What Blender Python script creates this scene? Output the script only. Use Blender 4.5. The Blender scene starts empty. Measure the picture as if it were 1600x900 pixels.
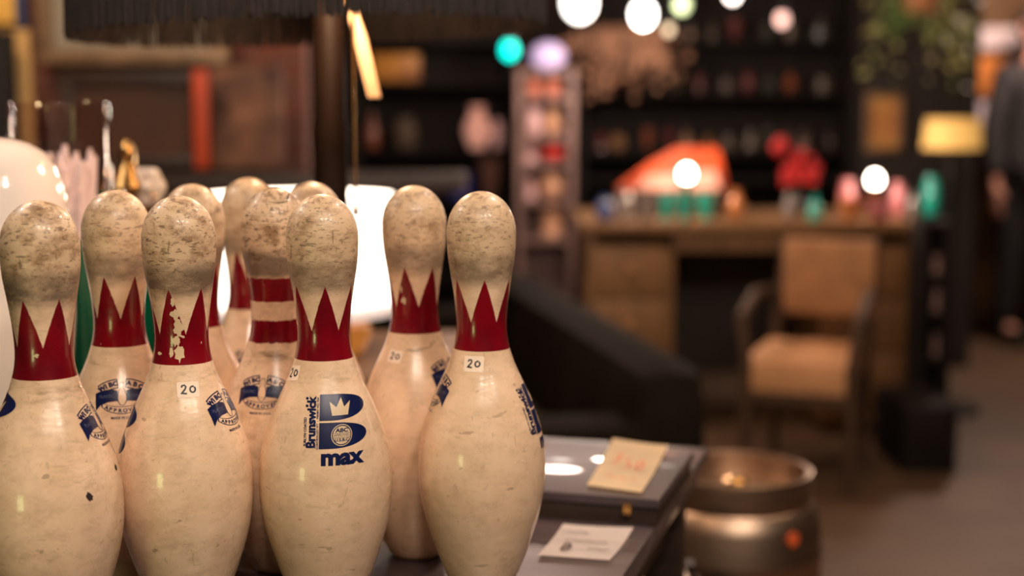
import bpy, bmesh, math, random
from math import sin, cos, pi, radians, sqrt, atan2, asin, tan
from mathutils import Vector, Matrix
random.seed(7)
S = bpy.context.scene
COL = S.collection

# ------------------------------------------------------------------ camera
F = 1600 * 50 / 36.0
TH = 0.1201
CZ = 1.20
TZ = 0.75                       # table top height
cd = bpy.data.cameras.new('camera'); cam = bpy.data.objects.new('camera', cd); COL.objects.link(cam)
cam.location = (0, 0, CZ); cam.rotation_euler = (pi / 2 - TH, 0, 0)
cd.lens = 50; cd.sensor_width = 36; cd.clip_start = 0.05; cd.clip_end = 60
cd.dof.use_dof = True; cd.dof.focus_distance = 1.235; cd.dof.aperture_fstop = 2.3; cd.dof.aperture_ratio = 1.1
cd.dof.aperture_blades = 0
S.camera = cam
S.view_settings.view_transform = 'Standard'; S.view_settings.look = 'None'
S.view_settings.gamma = 1; S.view_settings.use_curve_mapping = False
S.view_settings.exposure = 0.0
try:
    S.cycles.use_denoising = True
    S.cycles.sample_clamp_indirect = 6
except Exception: pass

# ------------------------------------------------------------------ world and lights
W = bpy.data.worlds.new('world'); S.world = W; W.use_nodes = True
W.node_tree.nodes['Background'].inputs[0].default_value = (1.0, 0.80, 0.68, 1)
W.node_tree.nodes['Background'].inputs[1].default_value = 0.042

def light(name, kind, loc, col, power, size=0.1, target=None, spread=None):
    d = bpy.data.lights.new(name, kind); o = bpy.data.objects.new(name, d); COL.objects.link(o)
    o.location = loc; d.color = col; d.energy = power
    if kind == 'AREA':
        d.size = size
        if spread: d.spread = radians(spread)
    else: d.shadow_soft_size = size
    if target is not None:
        v = Vector(target) - Vector(loc); o.rotation_euler = v.to_track_quat('-Z', 'Y').to_euler()
    if kind == 'SPOT': d.spot_size = radians(spread or 60); d.spot_blend = 0.6
    return o
WARM = (1.0, 0.74, 0.50)
NEUT = (1.0, 0.84, 0.69)
# the shop's ceiling lamps on the photographer's side
for kx, ky in ((0.0, -0.15), (0.45, -0.05), (0.95, 0.10)):
    light('ceiling_lamp_key', 'AREA', (kx, ky, 2.45), NEUT, 14.5, 0.2, (-0.2, 1.35, 0.9))
light('ceiling_lamp_near', 'POINT', (-0.28, 0.15, 2.20), NEUT, 6, 0.035)
light('ceiling_lamp_mid', 'POINT', (0.10, -0.05, 2.30), NEUT, 5, 0.035)
light('ceiling_lamp_side', 'POINT', (0.55, 0.55, 2.35), (1.0, 0.80, 0.74), 9, 0.04)
light('green_fill_low', 'AREA', (-0.95, 0.05, 0.85), (0.86, 1.0, 0.40), 1.3, 0.22, (-0.35, 1.2, 0.85))  # unseen light added for yellow-green streaks on the left pins
# the shop's lamps further back, with some unseen fill lights added
light('shop_lamp_left', 'POINT', (-1.5, 2.9, 2.7), (1.0, 0.66, 0.42), 85, 0.12)
light('shop_lamp_desk', 'POINT', (0.95, 4.1, 2.75), (1.0, 0.66, 0.36), 30, 0.12)
light('rack_fill_light', 'POINT', (0.22, 5.0, 1.85), (1.0, 0.72, 0.60), 42, 0.12)  # unseen light added low in front to brighten the rack shelves
light('right_fill_light', 'POINT', (2.55, 6.9, 2.05), (1.0, 0.76, 0.62), 75, 0.12)  # unseen light added to brighten the boxes and signboard at the right
light('shop_lamp_over_table', 'POINT', (0.50, 2.0, 2.15), (1.0, 0.76, 0.60), 42, 0.06)
light('far_left_fill_light', 'POINT', (-1.05, 1.65, 1.85), (1.0, 0.84, 0.74), 21, 0.05)  # unseen light added to brighten the white jar and sprays
light('shop_lamp_aisle', 'POINT', (1.9, 2.7, 2.8), (1.0, 0.70, 0.48), 22, 0.15)

# ------------------------------------------------------------------ helpers
def ray(px, py):
    u = (px - 800) / F; v = (450 - py) / F
    return Vector((u, cos(TH) + v * sin(TH), -sin(TH) + v * cos(TH)))
def at(px, py, Y):              # the point of the plane at distance Y that the photograph shows there
    d = ray(px, py); t = Y / d.y
    return Vector((d.x * t, Y, CZ + d.z * t))
def on(px, py, z):              # the point of the horizontal plane z
    d = ray(px, py); t = (z - CZ) / d.z
    return Vector((d.x * t, d.y * t, z))
def zz(py, Y): return at(800, py, Y).z
def xx(px, Y, py=300): return at(px, py, Y).x

def N(nt, t, **k):
    n = nt.nodes.new(t)
    for a, b in k.items(): setattr(n, a, b)
    return n
MATS = {}
def mat(name, col, rough=0.5, metal=0.0, emit=None, es=0.0, var=0.15, scale=12.0, trans=0.0, coat=0.0, bump=0.0, col2=None, stretch=None, ior=1.45, sub=0.0):
    if name in MATS: return MATS[name]
    m = bpy.data.materials.new(name); m.use_nodes = True; nt = m.node_tree
    p = nt.nodes['Principled BSDF']
    p.inputs['Roughness'].default_value = rough; p.inputs['Metallic'].default_value = metal
    p.inputs['IOR'].default_value = ior
    p.inputs['Transmission Weight'].default_value = trans; p.inputs['Coat Weight'].default_value = coat
    tc = N(nt, 'ShaderNodeTexCoord'); mp = N(nt, 'ShaderNodeMapping')
    if stretch: mp.inputs['Scale'].default_value = stretch
    nz = N(nt, 'ShaderNodeTexNoise'); nz.inputs['Scale'].default_value = scale; nz.inputs['Detail'].default_value = 5
    nt.links.new(tc.outputs['Object'], mp.inputs[0]); nt.links.new(mp.outputs[0], nz.inputs[0])
    mx = N(nt, 'ShaderNodeMix', data_type='RGBA')
    c1 = tuple(col) + (1,)
    c2 = (tuple(col2) if col2 else tuple(c * (1 - var) for c in col)) + (1,)
    mr = N(nt, 'ShaderNodeMapRange'); mr.inputs[1].default_value = 0.35; mr.inputs[2].default_value = 0.65
    nt.links.new(nz.outputs[0], mr.inputs[0]); nt.links.new(mr.outputs[0], mx.inputs[0])
    mx.inputs[6].default_value = c1; mx.inputs[7].default_value = c2
    nt.links.new(mx.outputs[2], p.inputs['Base Color'])
    if emit:
        p.inputs['Emission Color'].default_value = tuple(emit) + (1,); p.inputs['Emission Strength'].default_value = es
    if sub:
        p.inputs['Subsurface Weight'].default_value = sub; p.inputs['Subsurface Radius'].default_value = (0.01, 0.006, 0.004)
    if bump:
        b = N(nt, 'ShaderNodeBump'); b.inputs['Strength'].default_value = bump; b.inputs['Distance'].default_value = 0.01
        nt.links.new(nz.outputs[0], b.inputs['Height']); nt.links.new(b.outputs[0], p.inputs['Normal'])
    MATS[name] = m; return m

def tag(o, label=None, cat=None, group=None, kind=None):
    if label: o['label'] = label
    if cat: o['category'] = cat
    if group: o['group'] = group
    if kind: o['kind'] = kind
    return o
def obj(name, bm, m=None, parent=None, smooth=True, loc=None, ang=40):
    bmesh.ops.recalc_face_normals(bm, faces=bm.faces[:])
    me = bpy.data.meshes.new(name); bm.to_mesh(me); bm.free()
    if smooth:
        for p in me.polygons: p.use_smooth = True
        try: me.set_sharp_from_angle(angle=radians(ang))
        except Exception: pass
    for x in (m if isinstance(m, (list, tuple)) else [m]):
        if x: me.materials.append(x)
    o = bpy.data.objects.new(name, me); COL.objects.link(o)
    if parent: o.parent = parent
    if loc is not None: o.location = loc
    return o
def empty(name, loc, label, cat, group=None, rz=0.0):
    o = bpy.data.objects.new(name, None); COL.objects.link(o); o.location = loc; o.rotation_euler = (0, 0, rz)
    o.empty_display_size = 0.05
    return tag(o, label, cat, group)
def copy_tree(o, parent=None):
    c = o.copy(); COL.objects.link(c)
    if parent: c.parent = parent
    for ch in list(o.children): copy_tree(ch, c)
    return c
def new(): return bmesh.new()
def box(bm, c, s, rz=0.0, bev=0.0, rx=0.0, ry=0.0):
    M = Matrix.Translation(Vector(c)) @ Matrix.Rotation(rz, 4, 'Z') @ Matrix.Rotation(ry, 4, 'Y') @ Matrix.Rotation(rx, 4, 'X') @ Matrix.Diagonal((s[0], s[1], s[2], 1))
    r = bmesh.ops.create_cube(bm, size=1.0, matrix=M)
    if bev:
        es = set(e for v in r['verts'] for e in v.link_edges)
        bmesh.ops.bevel(bm, geom=list(es), offset=bev, segments=2, affect='EDGES', profile=0.6)
    return bm
def B(c, s, **k): return box(new(), c, s, **k)
def lathe(bm, prof, c=(0, 0, 0), n=48, cap=True):
    c = Vector(c); rings = []
    for r, z in prof:
        if r < 1e-6: rings.append([bm.verts.new(c + Vector((0, 0, z)))])
        else: rings.append([bm.verts.new(c + Vector((r * cos(2 * pi * i / n), r * sin(2 * pi * i / n), z))) for i in range(n)])
    for a, b in zip(rings, rings[1:]):
        for i in range(n):
            j = (i + 1) % n
            q = [a[i % len(a)], a[j % len(a)], b[j % len(b)], b[i % len(b)]]
            u = []
            for v in q:
                if v not in u: u.append(v)
            if len(u) > 2:
                try: bm.faces.new(u)
                except ValueError: pass
    if cap:
        for R in (rings[0], rings[-1]):
            if len(R) > 1:
                try: bm.faces.new(R)
                except ValueError: pass
    return bm
def L(prof, c=(0, 0, 0), n=48, cap=True): return lathe(new(), prof, c, n, cap)
def tube(bm, pts, r, n=8, caps=True):
    pts = [Vector(p) for p in pts]; rs = r if isinstance(r, (list, tuple)) else [r] * len(pts)
    rings = []; ref = None
    for i, p in enumerate(pts):
        d = (pts[min(i + 1, len(pts) - 1)] - pts[max(i - 1, 0)]).normalized()
        if ref is None: ref = d.orthogonal().normalized()
        ref = (ref - d * ref.dot(d))
        ref = ref.normalized() if ref.length > 1e-6 else d.orthogonal().normalized()
        b = d.cross(ref)
        rings.append([bm.verts.new(p + (ref * cos(2 * pi * k / n) + b * sin(2 * pi * k / n)) * rs[i]) for k in range(n)])
    for a, b in zip(rings, rings[1:]):
        for k in range(n): bm.faces.new((a[k], a[(k + 1) % n], b[(k + 1) % n], b[k]))
    if caps:
        bm.faces.new(rings[0]); bm.faces.new(rings[-1])
    return bm
def T(pts, r, n=8): return tube(new(), pts, r, n)
def ball(bm, c, r, sc=(1, 1, 1), seg=24):
    bmesh.ops.create_uvsphere(bm, u_segments=seg, v_segments=seg // 2 + 2, radius=r, matrix=Matrix.Translation(Vector(c)) @ Matrix.Diagonal((sc[0], sc[1], sc[2], 1)))
    return bm
def struct(name, bm, m, smooth=False):
    return tag(obj(name, bm, m, smooth=smooth), kind='structure')

# ------------------------------------------------------------------ common materials
wood_dark = mat('dark_wood', (0.045, 0.026, 0.018), 0.45, var=0.5, scale=6, stretch=(1, 8, 8), bump=0.05)
wood_brown = mat('brown_wood', (0.20, 0.095, 0.035), 0.5, var=0.4, scale=5, stretch=(8, 8, 1), bump=0.05)
wood_honey = mat('honey_wood', (0.24, 0.12, 0.045), 0.55, var=0.35, scale=5, stretch=(8, 8, 1), bump=0.05)
black_metal = mat('black_metal', (0.02, 0.018, 0.017), 0.45, 0.6)
brass = mat('brass', (0.70, 0.42, 0.15), 0.25, 1.0, var=0.3, scale=30)
steel = mat('brushed_steel', (0.46, 0.33, 0.24), 0.40, 1.0, var=0.3, scale=8, stretch=(1, 1, 12), bump=0.04)

# ------------------------------------------------------------------ the room
floor_m = mat('floor_boards', (0.150, 0.088, 0.052), 0.55, var=0.35, scale=2.5, stretch=(1, 4, 1), bump=0.05)
wall_m = mat('wall_plaster', (0.062, 0.036, 0.026), 0.85, var=0.4, scale=2.0, bump=0.1)
brick_m = bpy.data.materials.new('red_brick_wall'); brick_m.use_nodes = True
nt = brick_m.node_tree; p = nt.nodes['Principled BSDF']; tc = N(nt, 'ShaderNodeTexCoord'); mp = N(nt, 'ShaderNodeMapping')
mp.inputs['Rotation'].default_value = (pi / 2, 0, 0)
bk = N(nt, 'ShaderNodeTexBrick'); bk.inputs['Color1'].default_value = (0.16, 0.045, 0.026, 1); bk.inputs['Color2'].default_value = (0.10, 0.035, 0.022, 1)
bk.inputs['Mortar'].default_value = (0.11, 0.07, 0.05, 1); bk.inputs['Scale'].default_value = 4.2; bk.inputs['Mortar Size'].default_value = 0.018
nt.links.new(tc.outputs['Object'], mp.inputs[0]); nt.links.new(mp.outputs[0], bk.inputs[0]); nt.links.new(bk.outputs[0], p.inputs['Base Color']); p.inputs['Roughness'].default_value = 0.85
X0, X1, Y0, Y1, ZC = -3.6, 4.4, -2.6, 9.4, 3.3
struct('floor', B(((X0 + X1) / 2, (Y0 + Y1) / 2, -0.05), (X1 - X0 + .4, Y1 - Y0 + .4, 0.1)), floor_m)
struct('ceiling', B(((X0 + X1) / 2, (Y0 + Y1) / 2, ZC + 0.05), (X1 - X0 + .4, Y1 - Y0 + .4, 0.1)), wall_m)
struct('wall_back', B(((X0 + X1) / 2, Y1 + 0.06, ZC / 2), (X1 - X0 + .4, 0.12, ZC)), wall_m)
struct('wall_front', B(((X0 + X1) / 2, Y0 - 0.06, ZC / 2), (X1 - X0 + .4, 0.12, ZC)), wall_m)
struct('wall_left', B((X0 - 0.06, (Y0 + Y1) / 2, ZC / 2), (0.12, Y1 - Y0, ZC)), wall_m)
struct('wall_right', B((X1 + 0.06, (Y0 + Y1) / 2, ZC / 2), (0.12, Y1 - Y0, ZC)), wall_m)
PX = xx(478, 4.3)               # brick partition that closes off the left side of the shop
struct('wall_partition', B(((X0 + PX) / 2, 4.36, ZC / 2), (PX - X0, 0.12, ZC)), brick_m)

# ------------------------------------------------------------------ table
TA = -radians(16.3)             # the table is turned clockwise
def tframe(u, v, z=0.0):        # table frame: u along its long side (to the right), v to the back
    o = on(1040, 800, TZ)
    return Vector((o.x + u * cos(TA) - v * sin(TA), o.y + u * sin(TA) + v * cos(TA), z))
table_m = mat('dark_table_lacquer', (0.070, 0.047, 0.050), 0.40, var=0.45, scale=5, stretch=(1, 9, 9), coat=0.3, bump=0.03)
TW, TD0, TD1 = 1.15, -0.62, 0.33
tc_ = tframe(-TW / 2, (TD0 + TD1) / 2, 0)
tab = empty('table', (tc_.x, tc_.y, 0), 'dark lacquered table on which the bowling pins stand', 'table', rz=TA)
bm = B((0, 0, TZ - 0.0125), (TW, TD1 - TD0, 0.025), bev=0.003)
obj('tabletop', bm, table_m, tab)
bm = new(); a_, b_ = TW / 2 - 0.05, (TD1 - TD0) / 2 - 0.05
for s in (1, -1):
    box(bm, (0, s * b_, TZ - 0.065), (2 * a_, 0.02, 0.08)); box(bm, (s * a_, 0, TZ - 0.065), (0.02, 2 * b_, 0.08))
obj('apron', bm, wood_dark, tab, smooth=False)
for sx in (1, -1):
    for sy in (1, -1):
        obj('leg', B((sx * a_, sy * b_, (TZ - 0.025) / 2), (0.05, 0.05, TZ - 0.025), bev=0.004), wood_dark, tab)

# flat dark case lying on the table
SH = 0.032
c00, c10, c11 = on(856, 772, TZ + SH), on(1030, 781, TZ + SH), on(1086, 704, TZ + SH)
ux = Vector((cos(TA), sin(TA), 0)); uy = Vector((-sin(TA), cos(TA), 0))
dep = (c11 - c10).dot(uy); wid = 0.40
cc = c10 - ux * wid / 2 + uy * dep / 2
case = empty('wooden_case', (cc.x, cc.y, TZ), 'flat dark wooden case with a small latch lying on the table beside the pins', 'case', rz=TA)
case_m = mat('case_lacquer', (0.080, 0.056, 0.062), 0.5, var=0.4, scale=9, coat=0.4, bump=0.03)
obj('tray', B((0, 0, 0.010), (wid - .006, dep - .006, 0.02), bev=0.002), wood_dark, case)
obj('lid', B((0, 0, 0.0265), (wid, dep, 0.011), bev=0.002), case_m, case)
obj('latch', B((wid / 2 - 0.035, -dep / 2 - 0.001, 0.019), (0.010, 0.006, 0.014), bev=0.001), brass, case)

# ------------------------------------------------------------------ bowling pins
IN = 0.0254
PROF = [(0, 2.031), (.75, 2.828), (2.25, 3.906), (3.375, 4.51), (4.5, 4.766), (5.875, 4.563), (7.25, 3.703), (8.625, 2.472), (9.375, 2.01), (10, 1.86), (10.875, 1.96), (11.75, 2.20), (12.625, 2.465), (13.5, 2.547)]
PZ = [a * IN for a, b in PROF]; PR = [b * IN / 2 for a, b in PROF]
def pr(z):
    if z >= PZ[-1]:
        t = min(1.0, (z - PZ[-1]) / (0.381 - PZ[-1])); return PR[-1] * sqrt(max(0, 1 - t * t))
    z = max(0, z)
    i = max(k for k in range(len(PZ) - 1) if PZ[k] <= z + 1e-9)
    def sl(k):
        if k == 0: return (PR[1] - PR[0]) / (PZ[1] - PZ[0])
        if k == len(PZ) - 1: return 0.0
        return (PR[k + 1] - PR[k - 1]) / (PZ[k + 1] - PZ[k - 1])
    h = PZ[i + 1] - PZ[i]; t = (z - PZ[i]) / h
    return (2 * t**3 - 3 * t**2 + 1) * PR[i] + (t**3 - 2 * t**2 + t) * h * sl(i) + (-2 * t**3 + 3 * t**2) * PR[i + 1] + (t**3 - t**2) * h * sl(i + 1)
def pin_mesh():
    P = [(0, 0), (0.021, 0), (0.0245, 0.001), (pr(0.004), 0.004)]
    z = 0.008
    while z < 0.352: P.append((pr(z), z)); z += 0.004
    for k in range(1, 13):
        t = sin(k / 12 * pi / 2); zt = 0.352 + (0.381 - 0.352) * t
        P.append((pr(zt) if k < 12 else 0, zt))
    bm = L(P, n=96, cap=False)
    me = bpy.data.meshes.new('bowling_pin'); bmesh.ops.recalc_face_normals(bm, faces=bm.faces[:]); bm.to_mesh(me); bm.free()
    for p in me.polygons: p.use_smooth = True
    return me

def pin_material(name, kind, dirt=1.0):
    m = bpy.data.materials.new(name); m.use_nodes = True; nt = m.node_tree; p = nt.nodes['Principled BSDF']; lk = nt.links.new
    tc = N(nt, 'ShaderNodeTexCoord'); oi = N(nt, 'ShaderNodeObjectInfo')
    sp = N(nt, 'ShaderNodeSeparateXYZ'); lk(tc.outputs['Object'], sp.inputs[0])
    def math_(op, a, b=None, clamp=False):
        n = N(nt, 'ShaderNodeMath', operation=op); n.use_clamp = clamp
        for i, v in enumerate((a, b)):
            if v is None: continue
            if isinstance(v, (int, float)): n.inputs[i].default_value = v
            else: lk(v, n.inputs[i])
        return n.outputs[0]
    def mr(v, a, b, c=0.0, d=1.0, smooth=False):
        n = N(nt, 'ShaderNodeMapRange'); n.inputs[1].default_value = a; n.inputs[2].default_value = b; n.inputs[3].default_value = c; n.inputs[4].default_value = d
        if smooth: n.interpolation_type = 'SMOOTHSTEP'
        lk(v, n.inputs[0]); return n.outputs[0]
    rnd = math_('MULTIPLY', oi.outputs['Random'], 37.0)
    cv = N(nt, 'ShaderNodeCombineXYZ'); [lk(rnd, cv.inputs[i]) for i in range(3)]
    va = N(nt, 'ShaderNodeVectorMath', operation='ADD'); lk(tc.outputs['Object'], va.inputs[0]); lk(cv.outputs[0], va.inputs[1])
    P = va.outputs[0]
    def noise(scale, detail=4, st=(1, 1, 1), rot=(0, 0, 0), rough=0.55, dist=0.0, typ=None):
        mp = N(nt, 'ShaderNodeMapping'); mp.inputs['Scale'].default_value = st; mp.inputs['Rotation'].default_value = rot; lk(P, mp.inputs[0])
        n = N(nt, 'ShaderNodeTexNoise'); n.inputs['Scale'].default_value = scale; n.inputs['Detail'].default_value = detail
        n.inputs['Roughness'].default_value = rough; n.inputs['Distortion'].default_value = dist
        lk(mp.outputs[0], n.inputs[0]); return n.outputs[0]
    def mix(f, a, b):
        n = N(nt, 'ShaderNodeMix', data_type='RGBA'); n.clamp_factor = True
        if isinstance(f, (int, float)): n.inputs[0].default_value = f
        else: lk(f, n.inputs[0])
        for i, v in ((6, a), (7, b)):
            if isinstance(v, tuple): n.inputs[i].default_value = v + (1,)
            else: lk(v, n.inputs[i])
        return n.outputs[2]
    X, Y, Z = sp.outputs
    head = mr(Z, 0.285, 0.320, 0, 1, True)
    # plastic coat, yellowed and mottled
    base = mix(mr(noise(30, 5), 0.35, 0.65), (0.82, 0.58, 0.39), (0.75, 0.515, 0.33))
    base = mix(math_('MULTIPLY', head, 0.70), base, (0.54, 0.375, 0.22))
    # cloudy grime
    cl = math_('MULTIPLY', mr(noise(48, 7, (1, 1, 1.7), rough=0.7), 0.46, 0.68), 0.6 * dirt)
    cl2 = math_('ADD', math_('MULTIPLY', cl, 0.42), math_('MULTIPLY', math_('MULTIPLY', cl, head), 1.1))
    base = mix(cl2, base, (0.27, 0.155, 0.075))
    # scuffed band round the lower head, and under the collar
    b1 = math_('MULTIPLY', mr(Z, 0.288, 0.303, 0, 1, True), mr(Z, 0.312, 0.331, 1, 0, True))
    b1 = math_('MULTIPLY', b1, mr(noise(26, 7, (1, 1, 2.4), rough=0.75), 0.22, 0.56))
    base = mix(math_('MULTIPLY', b1, 0.80 * dirt), base, (0.17, 0.115, 0.075))
    b2 = math_('MULTIPLY', mr(Z, 0.212, 0.220, 0, 1, True), mr(Z, 0.224, 0.232, 1, 0, True))
    b2 = math_('MULTIPLY', b2, mr(noise(36, 6, (1, 1, 3), rough=0.7), 0.5, 0.68))
    base = mix(math_('MULTIPLY', b2, 0.5 * dirt), base, (0.22, 0.14, 0.07))
    # short scratches
    for sc, st, rot, lo, hi, body, hd in ((190, (0.6, 0.6, 1.8), (0.2, 0.3, 0), 0.63, 0.68, 0.10, 0.9), (260, (0.6, 0.6, 1.6), (0.5, -0.5, 0.3), 0.61, 0.67, 0.10, 0.9), (110, (0.55, 0.55, 1.6), (0.5, -0.5, 1.3), 0.66, 0.70, 0.22, 0.9),
                                          (120, (1.6, 1.6, 0.5), (0.2, 0.1, 0.8), 0.69, 0.72, 0.3, 0.8), (70, (0.6, 0.6, 1.3), (0.9, 0.4, 0.4), 0.70, 0.73, 0.6, 0.6)):
        f = math_('MULTIPLY', mr(noise(sc, 2, st, rot, 0.5, 0.4), lo, hi), mr(head, 0, 1, body, hd))
        base = mix(math_('MULTIPLY', f, 0.62 * dirt, True), base, (0.13, 0.070, 0.034))
    # worn crown of the head
    tp = math_('MULTIPLY', mr(Z, 0.366, 0.377, 0, 1, True), mr(noise(60, 5, rough=0.7, dist=0.6), 0.47, 0.60))
    base = mix(math_('MULTIPLY', tp, 0.7 * dirt), base, (0.15, 0.08, 0.035))
    # red paint
    n3 = math_('MULTIPLY', math_('SUBTRACT', noise(160, 3), 0.5), 0.0035)
    zn = math_('ADD', Z, n3)
    if kind == 'crown':
        a = math_('ARCTAN2', Y, X)
        fr = math_('FRACT', math_('ADD', math_('MULTIPLY', a, 6 / (2 * pi)), 12.0))
        tri = math_('ABSOLUTE', math_('SUBTRACT', math_('MULTIPLY', fr, 2.0), 1.0))
        hgt = math_('ADD', math_('MULTIPLY', tri, 0.0405), 0.2605)
        up = math_('LESS_THAN', zn, hgt); lo = math_('GREATER_THAN', Z, 0.2340)
        red = math_('MULTIPLY', up, lo)
    else:
        red = None
        for a_, b_ in ((0.2320, 0.2535), (0.2720, 0.2950)):
            r_ = math_('MULTIPLY', math_('GREATER_THAN', zn, a_), math_('LESS_THAN', zn, b_))
            red = r_ if red is None else math_('MAXIMUM', red, r_)
    chips = mr(noise(75, 4, (1, 1, 0.8), rough=0.6), 0.715, 0.735, 1, 0)
    red = math_('MULTIPLY', red, chips)
    rc = mix(mr(noise(30, 4), 0.4, 0.65), (0.195, 0.002, 0.008), (0.125, 0.002, 0.007))
    base = mix(red, base, rc)
    lk(base, p.inputs['Base Color'])
    rg = math_('ADD', mr(noise(22, 5), 0.35, 0.7, 0.20, 0.36), math_('MULTIPLY', head, 0.16))
    rg = math_('ADD', rg, math_('MULTIPLY', head, 0.08)); rg = math_('SUBTRACT', rg, math_('MULTIPLY', red, 0.06)); lk(rg, p.inputs['Roughness'])
    lk(mr(head, 0, 1, 0.5, 0.10), p.inputs['Coat Weight']); p.inputs['Coat Roughness'].default_value = 0.07
    p.inputs['Subsurface Weight'].default_value = 0.06; p.inputs['Subsurface Radius'].default_value = (0.012, 0.007, 0.004)
    b = N(nt, 'ShaderNodeBump'); b.inputs['Strength'].default_value = 0.22; b.inputs['Distance'].default_value = 0.0015
    lk(math_('ADD', noise(40, 3, (1, 1, 1.5)), math_('MULTIPLY', noise(110, 3, (0.6, 0.6, 2)), 0.35)), b.inputs['Height']); lk(b.outputs[0], p.inputs['Normal'])
    return m
pin_crown = pin_material('worn_white_plastic_with_red_crown', 'crown')
pin_crown_dirty = pin_material('grimy_white_plastic_with_red_crown', 'crown', 1.25)
pin_band = pin_material('grimy_white_plastic_with_two_red_bands', 'band', 1.7)
PIN = pin_mesh()
navy = mat('navy_ink', (0.005, 0.011, 0.065), 0.30, var=0.3, scale=80, coat=0.3)
cream_ink = mat('bare_cream_coat', (0.70, 0.52, 0.32), 0.32, var=0.2, scale=60, coat=0.3)
grey_ink = mat('faded_ink', (0.10, 0.12, 0.20), 0.4, var=0.3, scale=80)
paper = mat('sticker_paper', (0.88, 0.69, 0.53), 0.6, var=0.1, scale=60)
black_ink = mat('black_ink', (0.012, 0.010, 0.012), 0.5)
chipped = mat('chipped_core', (0.035, 0.02, 0.015), 0.8, var=0.5, scale=200)

# 2-D artwork in millimetres: each layer is a bmesh plus a material slot
def poly2(bm, pts):
    vs = [bm.verts.new((x, y, 0)) for x, y in pts]
    f = bm.faces.new(vs); return f
def ring2(bm, outer, inner):
    o = [bm.verts.new((x, y, 0)) for x, y in outer]; i = [bm.verts.new((x, y, 0)) for x, y in inner]; n = len(o)
    for k in range(n): bm.faces.new((o[k], o[(k + 1) % n], i[(k + 1) % n], i[k]))
def ribbon2(bm, pts, w):
    pts = [Vector((a, b, 0)) for a, b in pts]; L_, R_ = [], []
    for i, p in enumerate(pts):
        d = (pts[min(i + 1, len(pts) - 1)] - pts[max(i - 1, 0)]).normalized(); n = Vector((-d.y, d.x, 0)) * (w[i] if isinstance(w, list) else w) / 2
        L_.append(bm.verts.new(p + n)); R_.append(bm.verts.new(p - n))
    for i in range(len(pts) - 1): bm.faces.new((L_[i], R_[i], R_[i + 1], L_[i + 1]))
def arc2(cx, cy, r, a0, a1, n=16, ry=None):
    return [(cx + r * cos(radians(a0 + (a1 - a0) * k / n)), cy + (ry or r) * sin(radians(a0 + (a1 - a0) * k / n))) for k in range(n + 1)]
def text2(bm, s, size, loc=(0, 0), rot=0.0, bold=0.0, sx=1.0, shear=0.0, space=1.0):
    cu = bpy.data.curves.new('t', 'FONT'); cu.body = s; cu.size = size; cu.align_x = 'CENTER'; cu.align_y = 'CENTER'
    cu.offset = bold; cu.resolution_u = 3; cu.shear = shear; cu.space_character = space
    o = bpy.data.objects.new('t', cu); COL.objects.link(o)
    dg = bpy.context.evaluated_depsgraph_get(); me = bpy.data.meshes.new_from_object(o.evaluated_get(dg))
    M = Matrix.Translation((loc[0], loc[1], 0)) @ Matrix.Rotation(rot, 4, 'Z') @ Matrix.Diagonal((sx, 1, 1, 1))
    me.transform(M); bm.from_mesh(me)
    bpy.data.objects.remove(o); bpy.data.curves.remove(cu); bpy.data.meshes.remove(me)
def cut(bm, mx):
    bm.normal_update()
    bmesh.ops.triangulate(bm, faces=bm.faces[:])
    for _ in range(5):
        es = [e for e in bm.edges if e.calc_length() > mx]
        if not es: break
        bmesh.ops.subdivide_edges(bm, edges=es, cuts=1)
        bmesh.ops.triangulate(bm, faces=[f for f in bm.faces if len(f.verts) > 3])
def wrap(name, layers, th, zc, mats, parent, tilt=0.0, off=0.00022, flip=False):
    """lay 2-D artwork (mm) on the pin at local angle th and height zc"""
    out = new()
    for k, (b, mi) in enumerate(layers):
        cut(b, 2.2)
        o = off + 0.00012 * k
        for f in b.faces: f.material_index = mi
        ct, st = cos(tilt), sin(tilt)
        for v in b.verts:
            x, y = v.co.x / 1000, v.co.y / 1000
            u, w = x * ct - y * st, x * st + y * ct
            z = zc; n = 6
            for _ in range(n):                     # walk w along the meridian
                z += w / n / sqrt(1 + ((pr(z + 1e-3) - pr(z - 1e-3)) / 2e-3) ** 2)
            r = pr(z); a = th + u / max(r, 0.006)
            s_ = (pr(z + 1e-3) - pr(z - 1e-3)) / 2e-3; nl = sqrt(1 + s_ * s_)
            v.co = Vector(((r + o / nl) * cos(a), (r + o / nl) * sin(a), z - o * s_ / nl))
        me = bpy.data.meshes.new('x'); b.to_mesh(me); b.free(); out.from_mesh(me); bpy.data.meshes.remove(me)
    me = bpy.data.meshes.new(name); out.to_mesh(me); out.free()
    for m in mats: me.materials.append(m)
    for q in me.polygons: q.use_smooth = True
    ob = bpy.data.objects.new(name, me); COL.objects.link(ob); ob.parent = parent
    return ob

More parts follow.
